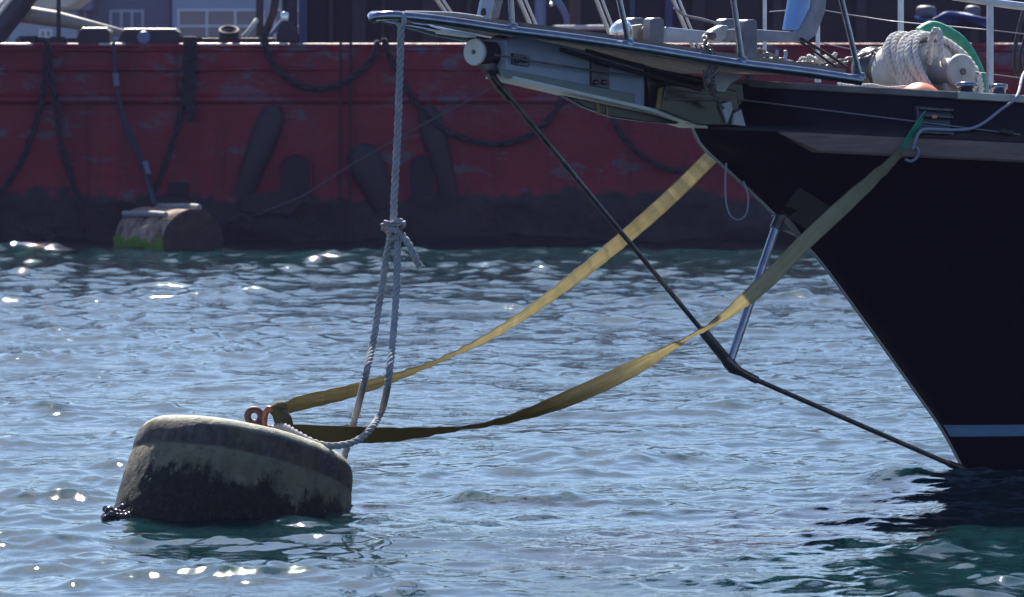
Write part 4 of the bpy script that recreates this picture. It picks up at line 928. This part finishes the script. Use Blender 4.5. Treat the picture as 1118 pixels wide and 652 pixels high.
for i in range(16):
    t = i / 15; px = 998 + 80 * t; top = 17 + 3 * math.sin(t * 7) - 4 * math.exp(-((t - .42) / .12) ** 2); rows.append([BP(px, top + k * 2.6 + 1.2 * math.sin(t * 9 + k), .45 - .12 * math.sin(k * 1.6) + .1 * math.sin(t * 13)) for k in range(5)])
m_.grid(rows); m_.grid([[r[0], r[0] + Vector((0, .4, -.05))] for r in rows]); bthing('blue_tarpaulin', m_, tarp, 'crumpled blue tarpaulin draped along the barge behind the windlass', 'tarpaulin', 1040, 30, .5)
cr = thing('deck_crane', BP(592, 46, 1.2), 'pale blue davit post with curved arm on the barge above the bowsprit', 'davit')
MB().tube([BP(590, 50, 1.2), BP(590, -60, 1.2)], .085, 12).build('post', M('davit_paint', (.16, .20, .32), .5), cr)
MB().tube(smooth_path([BP(602, -6, 1.1), BP(610, 4, 1.1), BP(618, 18, 1.1), BP(622, 40, 1.1)], .1), .05, 8).build('arm', MATS['davit_paint'], cr)
MB().lathe([(.03, 0), (.04, .03), (.02, .06)], 12, BP(602, 5, 1.0), (0, -1, 0)).build('hook', MATS['bright_casting'], cr)
bthing('deck_post', MB().ppoly([(622, 46), (622, -40), (634, -40), (634, 46)], YBG + .9, YBG + 1.0), brown, 'flat brown upright between the davit and the forward bitts', 'post', 628, 46, 1., bevel=.01)
bthing('sunlit_deck_edge', MB().tube([BP(603, 30.5, .5), BP(664, 30, .5)], .035, 8), canvas, 'sunlit deck edge of the barge, a pale tube lying level behind the near pulpit posts', 'pipe', 632, 32, .5)  # lit deck edge as a pale tube, sunlight put into its colour

# ---------------------------------------------------------------- far quay and buildings
YQ = 150.
m_ = MB().box((0, YQ + 120, .55), (400, 250, 2.1)); qo = m_.build('quay', quaym, None, (0, YQ, 0)); qo['kind'] = 'structure'
MB().tube([(-60, YQ - 5.1, 1.5), (60, YQ - 5.1, 1.5)], .12, 6).build('quay_fender', black, qo)
def Q(px, py, Y): return P(px, py, Y)
def building(name, px0, px1, Y, zb, ztop, wallm, label, wins, roof=True, depth=12):
    g = thing(name, (P((px0 + px1) / 2, 0, Y).x, Y, zb), label, 'building')
    xa, xb = P(px0, 0, Y).x, P(px1, 0, Y).x
    m_ = MB().box(((xa + xb) / 2, Y + depth / 2, (zb + ztop) / 2), (xb - xa, depth, ztop - zb)); wl_ = m_.build('wall', wallm, g)
    if roof:
        m_ = MB(); e_ = .5; A = [(xa - e_, Y - e_, ztop), (xb + e_, Y - e_, ztop), (xb + e_, Y + depth + e_, ztop), (xa - e_, Y + depth + e_, ztop)]; Rg = [(xa - e_, Y + depth / 2, ztop + 2.6), (xb + e_, Y + depth / 2, ztop + 2.6)]
        m_.add(A + Rg, [(0, 1, 5, 4), (2, 3, 4, 5), (0, 4, 3), (1, 2, 5), (3, 2, 1, 0)]); m_.build('roof', roofm, g)
    for (a, b_, c, d, nx_, ny_) in wins:
        fr = MB(); t = .07
        p0, p1 = P(a, d, Y), P(b_, c, Y); X0, X1, Z0, Z1 = p0.x, p1.x, p0.z, p1.z
        for i in range(nx_ + 1): fr.box((X0 + (X1 - X0) * i / nx_, Y - .05, (Z0 + Z1) / 2), (t, .1, Z1 - Z0))
        for j in range(ny_ + 1): fr.box(((X0 + X1) / 2, Y - .053, Z0 + (Z1 - Z0) * j / ny_), (X1 - X0 + t, .09, t))
        fo = fr.build('window', frame, g)
        for i in range(nx_):
            for j in range(ny_):
                MB().box((X0 + (X1 - X0) * (i + .5) / nx_, Y - .015, Z0 + (Z1 - Z0) * (j + .5) / ny_), ((X1 - X0) / nx_ - t, .02, (Z1 - Z0) / ny_ - t)).build('pane', glass, fo)
    return g
g = building('harbour_building', 28, 186, 154, 1.6, 7.2, bgwall, 'blue grey boarded waterfront building with a white framed casement window above the barge', [(121, 156, 12, 42, 3, 1), (-0, 0, 0, 0, 1, 1)][:1])
for i in range(16):
    xa, xb = P(28, 0, 154).x, P(186, 0, 154).x; MB().box(((xa + xb) / 2, 153.985, 1.9 + i * .33), (xb - xa - .06, .05, .30), (Vector((1, 0, 0)), Vector((0, 1, -.08)), UP)).build('board', bgwall, g)
MB().box((P(93, 0, 153.9).x, 153.93, 4.5), (.10, .1, 5.4)).build('downpipe', frame, g)
building('harbour_building', 188, 470, 152, 1.6, 6.9, bgwhite, 'pale waterfront building with a long row of large panes behind the barge posts', [(195, 288, 11, 46, 3, 2), (300, 420, 11, 46, 4, 2)])
building('white_shed', 10, 84, 151.5, 1.6, 3.75, bgwhite, 'low white shed in front of the blue grey building at the left', [(44, 56, 33, 41, 2, 1)])
building('harbour_building', -260, 20, 156, 1.6, 7.4, bgwhite, 'pale gabled waterfront building at the left edge behind the crane boom', [(-80, -30, 10, 42, 3, 2)])
building('warehouse', 480, 1400, 160, 1.6, 7.6, bgwall, 'long blue grey warehouse hidden mostly behind the dark deckhouse', [(600, 680, 5, 40, 3, 2), (800, 880, 5, 40, 3, 2)], depth=18)
# ---------------------------------------------------------------- haze
hz_ = MB().box((0, 110, 5.5), (1500, 1000, 15.6)); hm = bpy.data.materials.new('haze_air'); hm.use_nodes = True; n = hm.node_tree.nodes
for x in list(n):
    if x.type == 'BSDF_PRINCIPLED': n.remove(x)
pv = n.new('ShaderNodeVolumePrincipled'); pv.inputs['Density'].default_value = .00022; pv.inputs['Color'].default_value = (.62, .5, 1, 1); pv.inputs['Anisotropy'].default_value = .0
hm.node_tree.links.new(pv.outputs[0], n['Material Output'].inputs['Volume'])
ho = hz_.build('haze', hm, None, (0, 110, 0)); ho['kind'] = 'stuff'
for o in bpy.data.objects:
    if 'o' in o: del o['o']
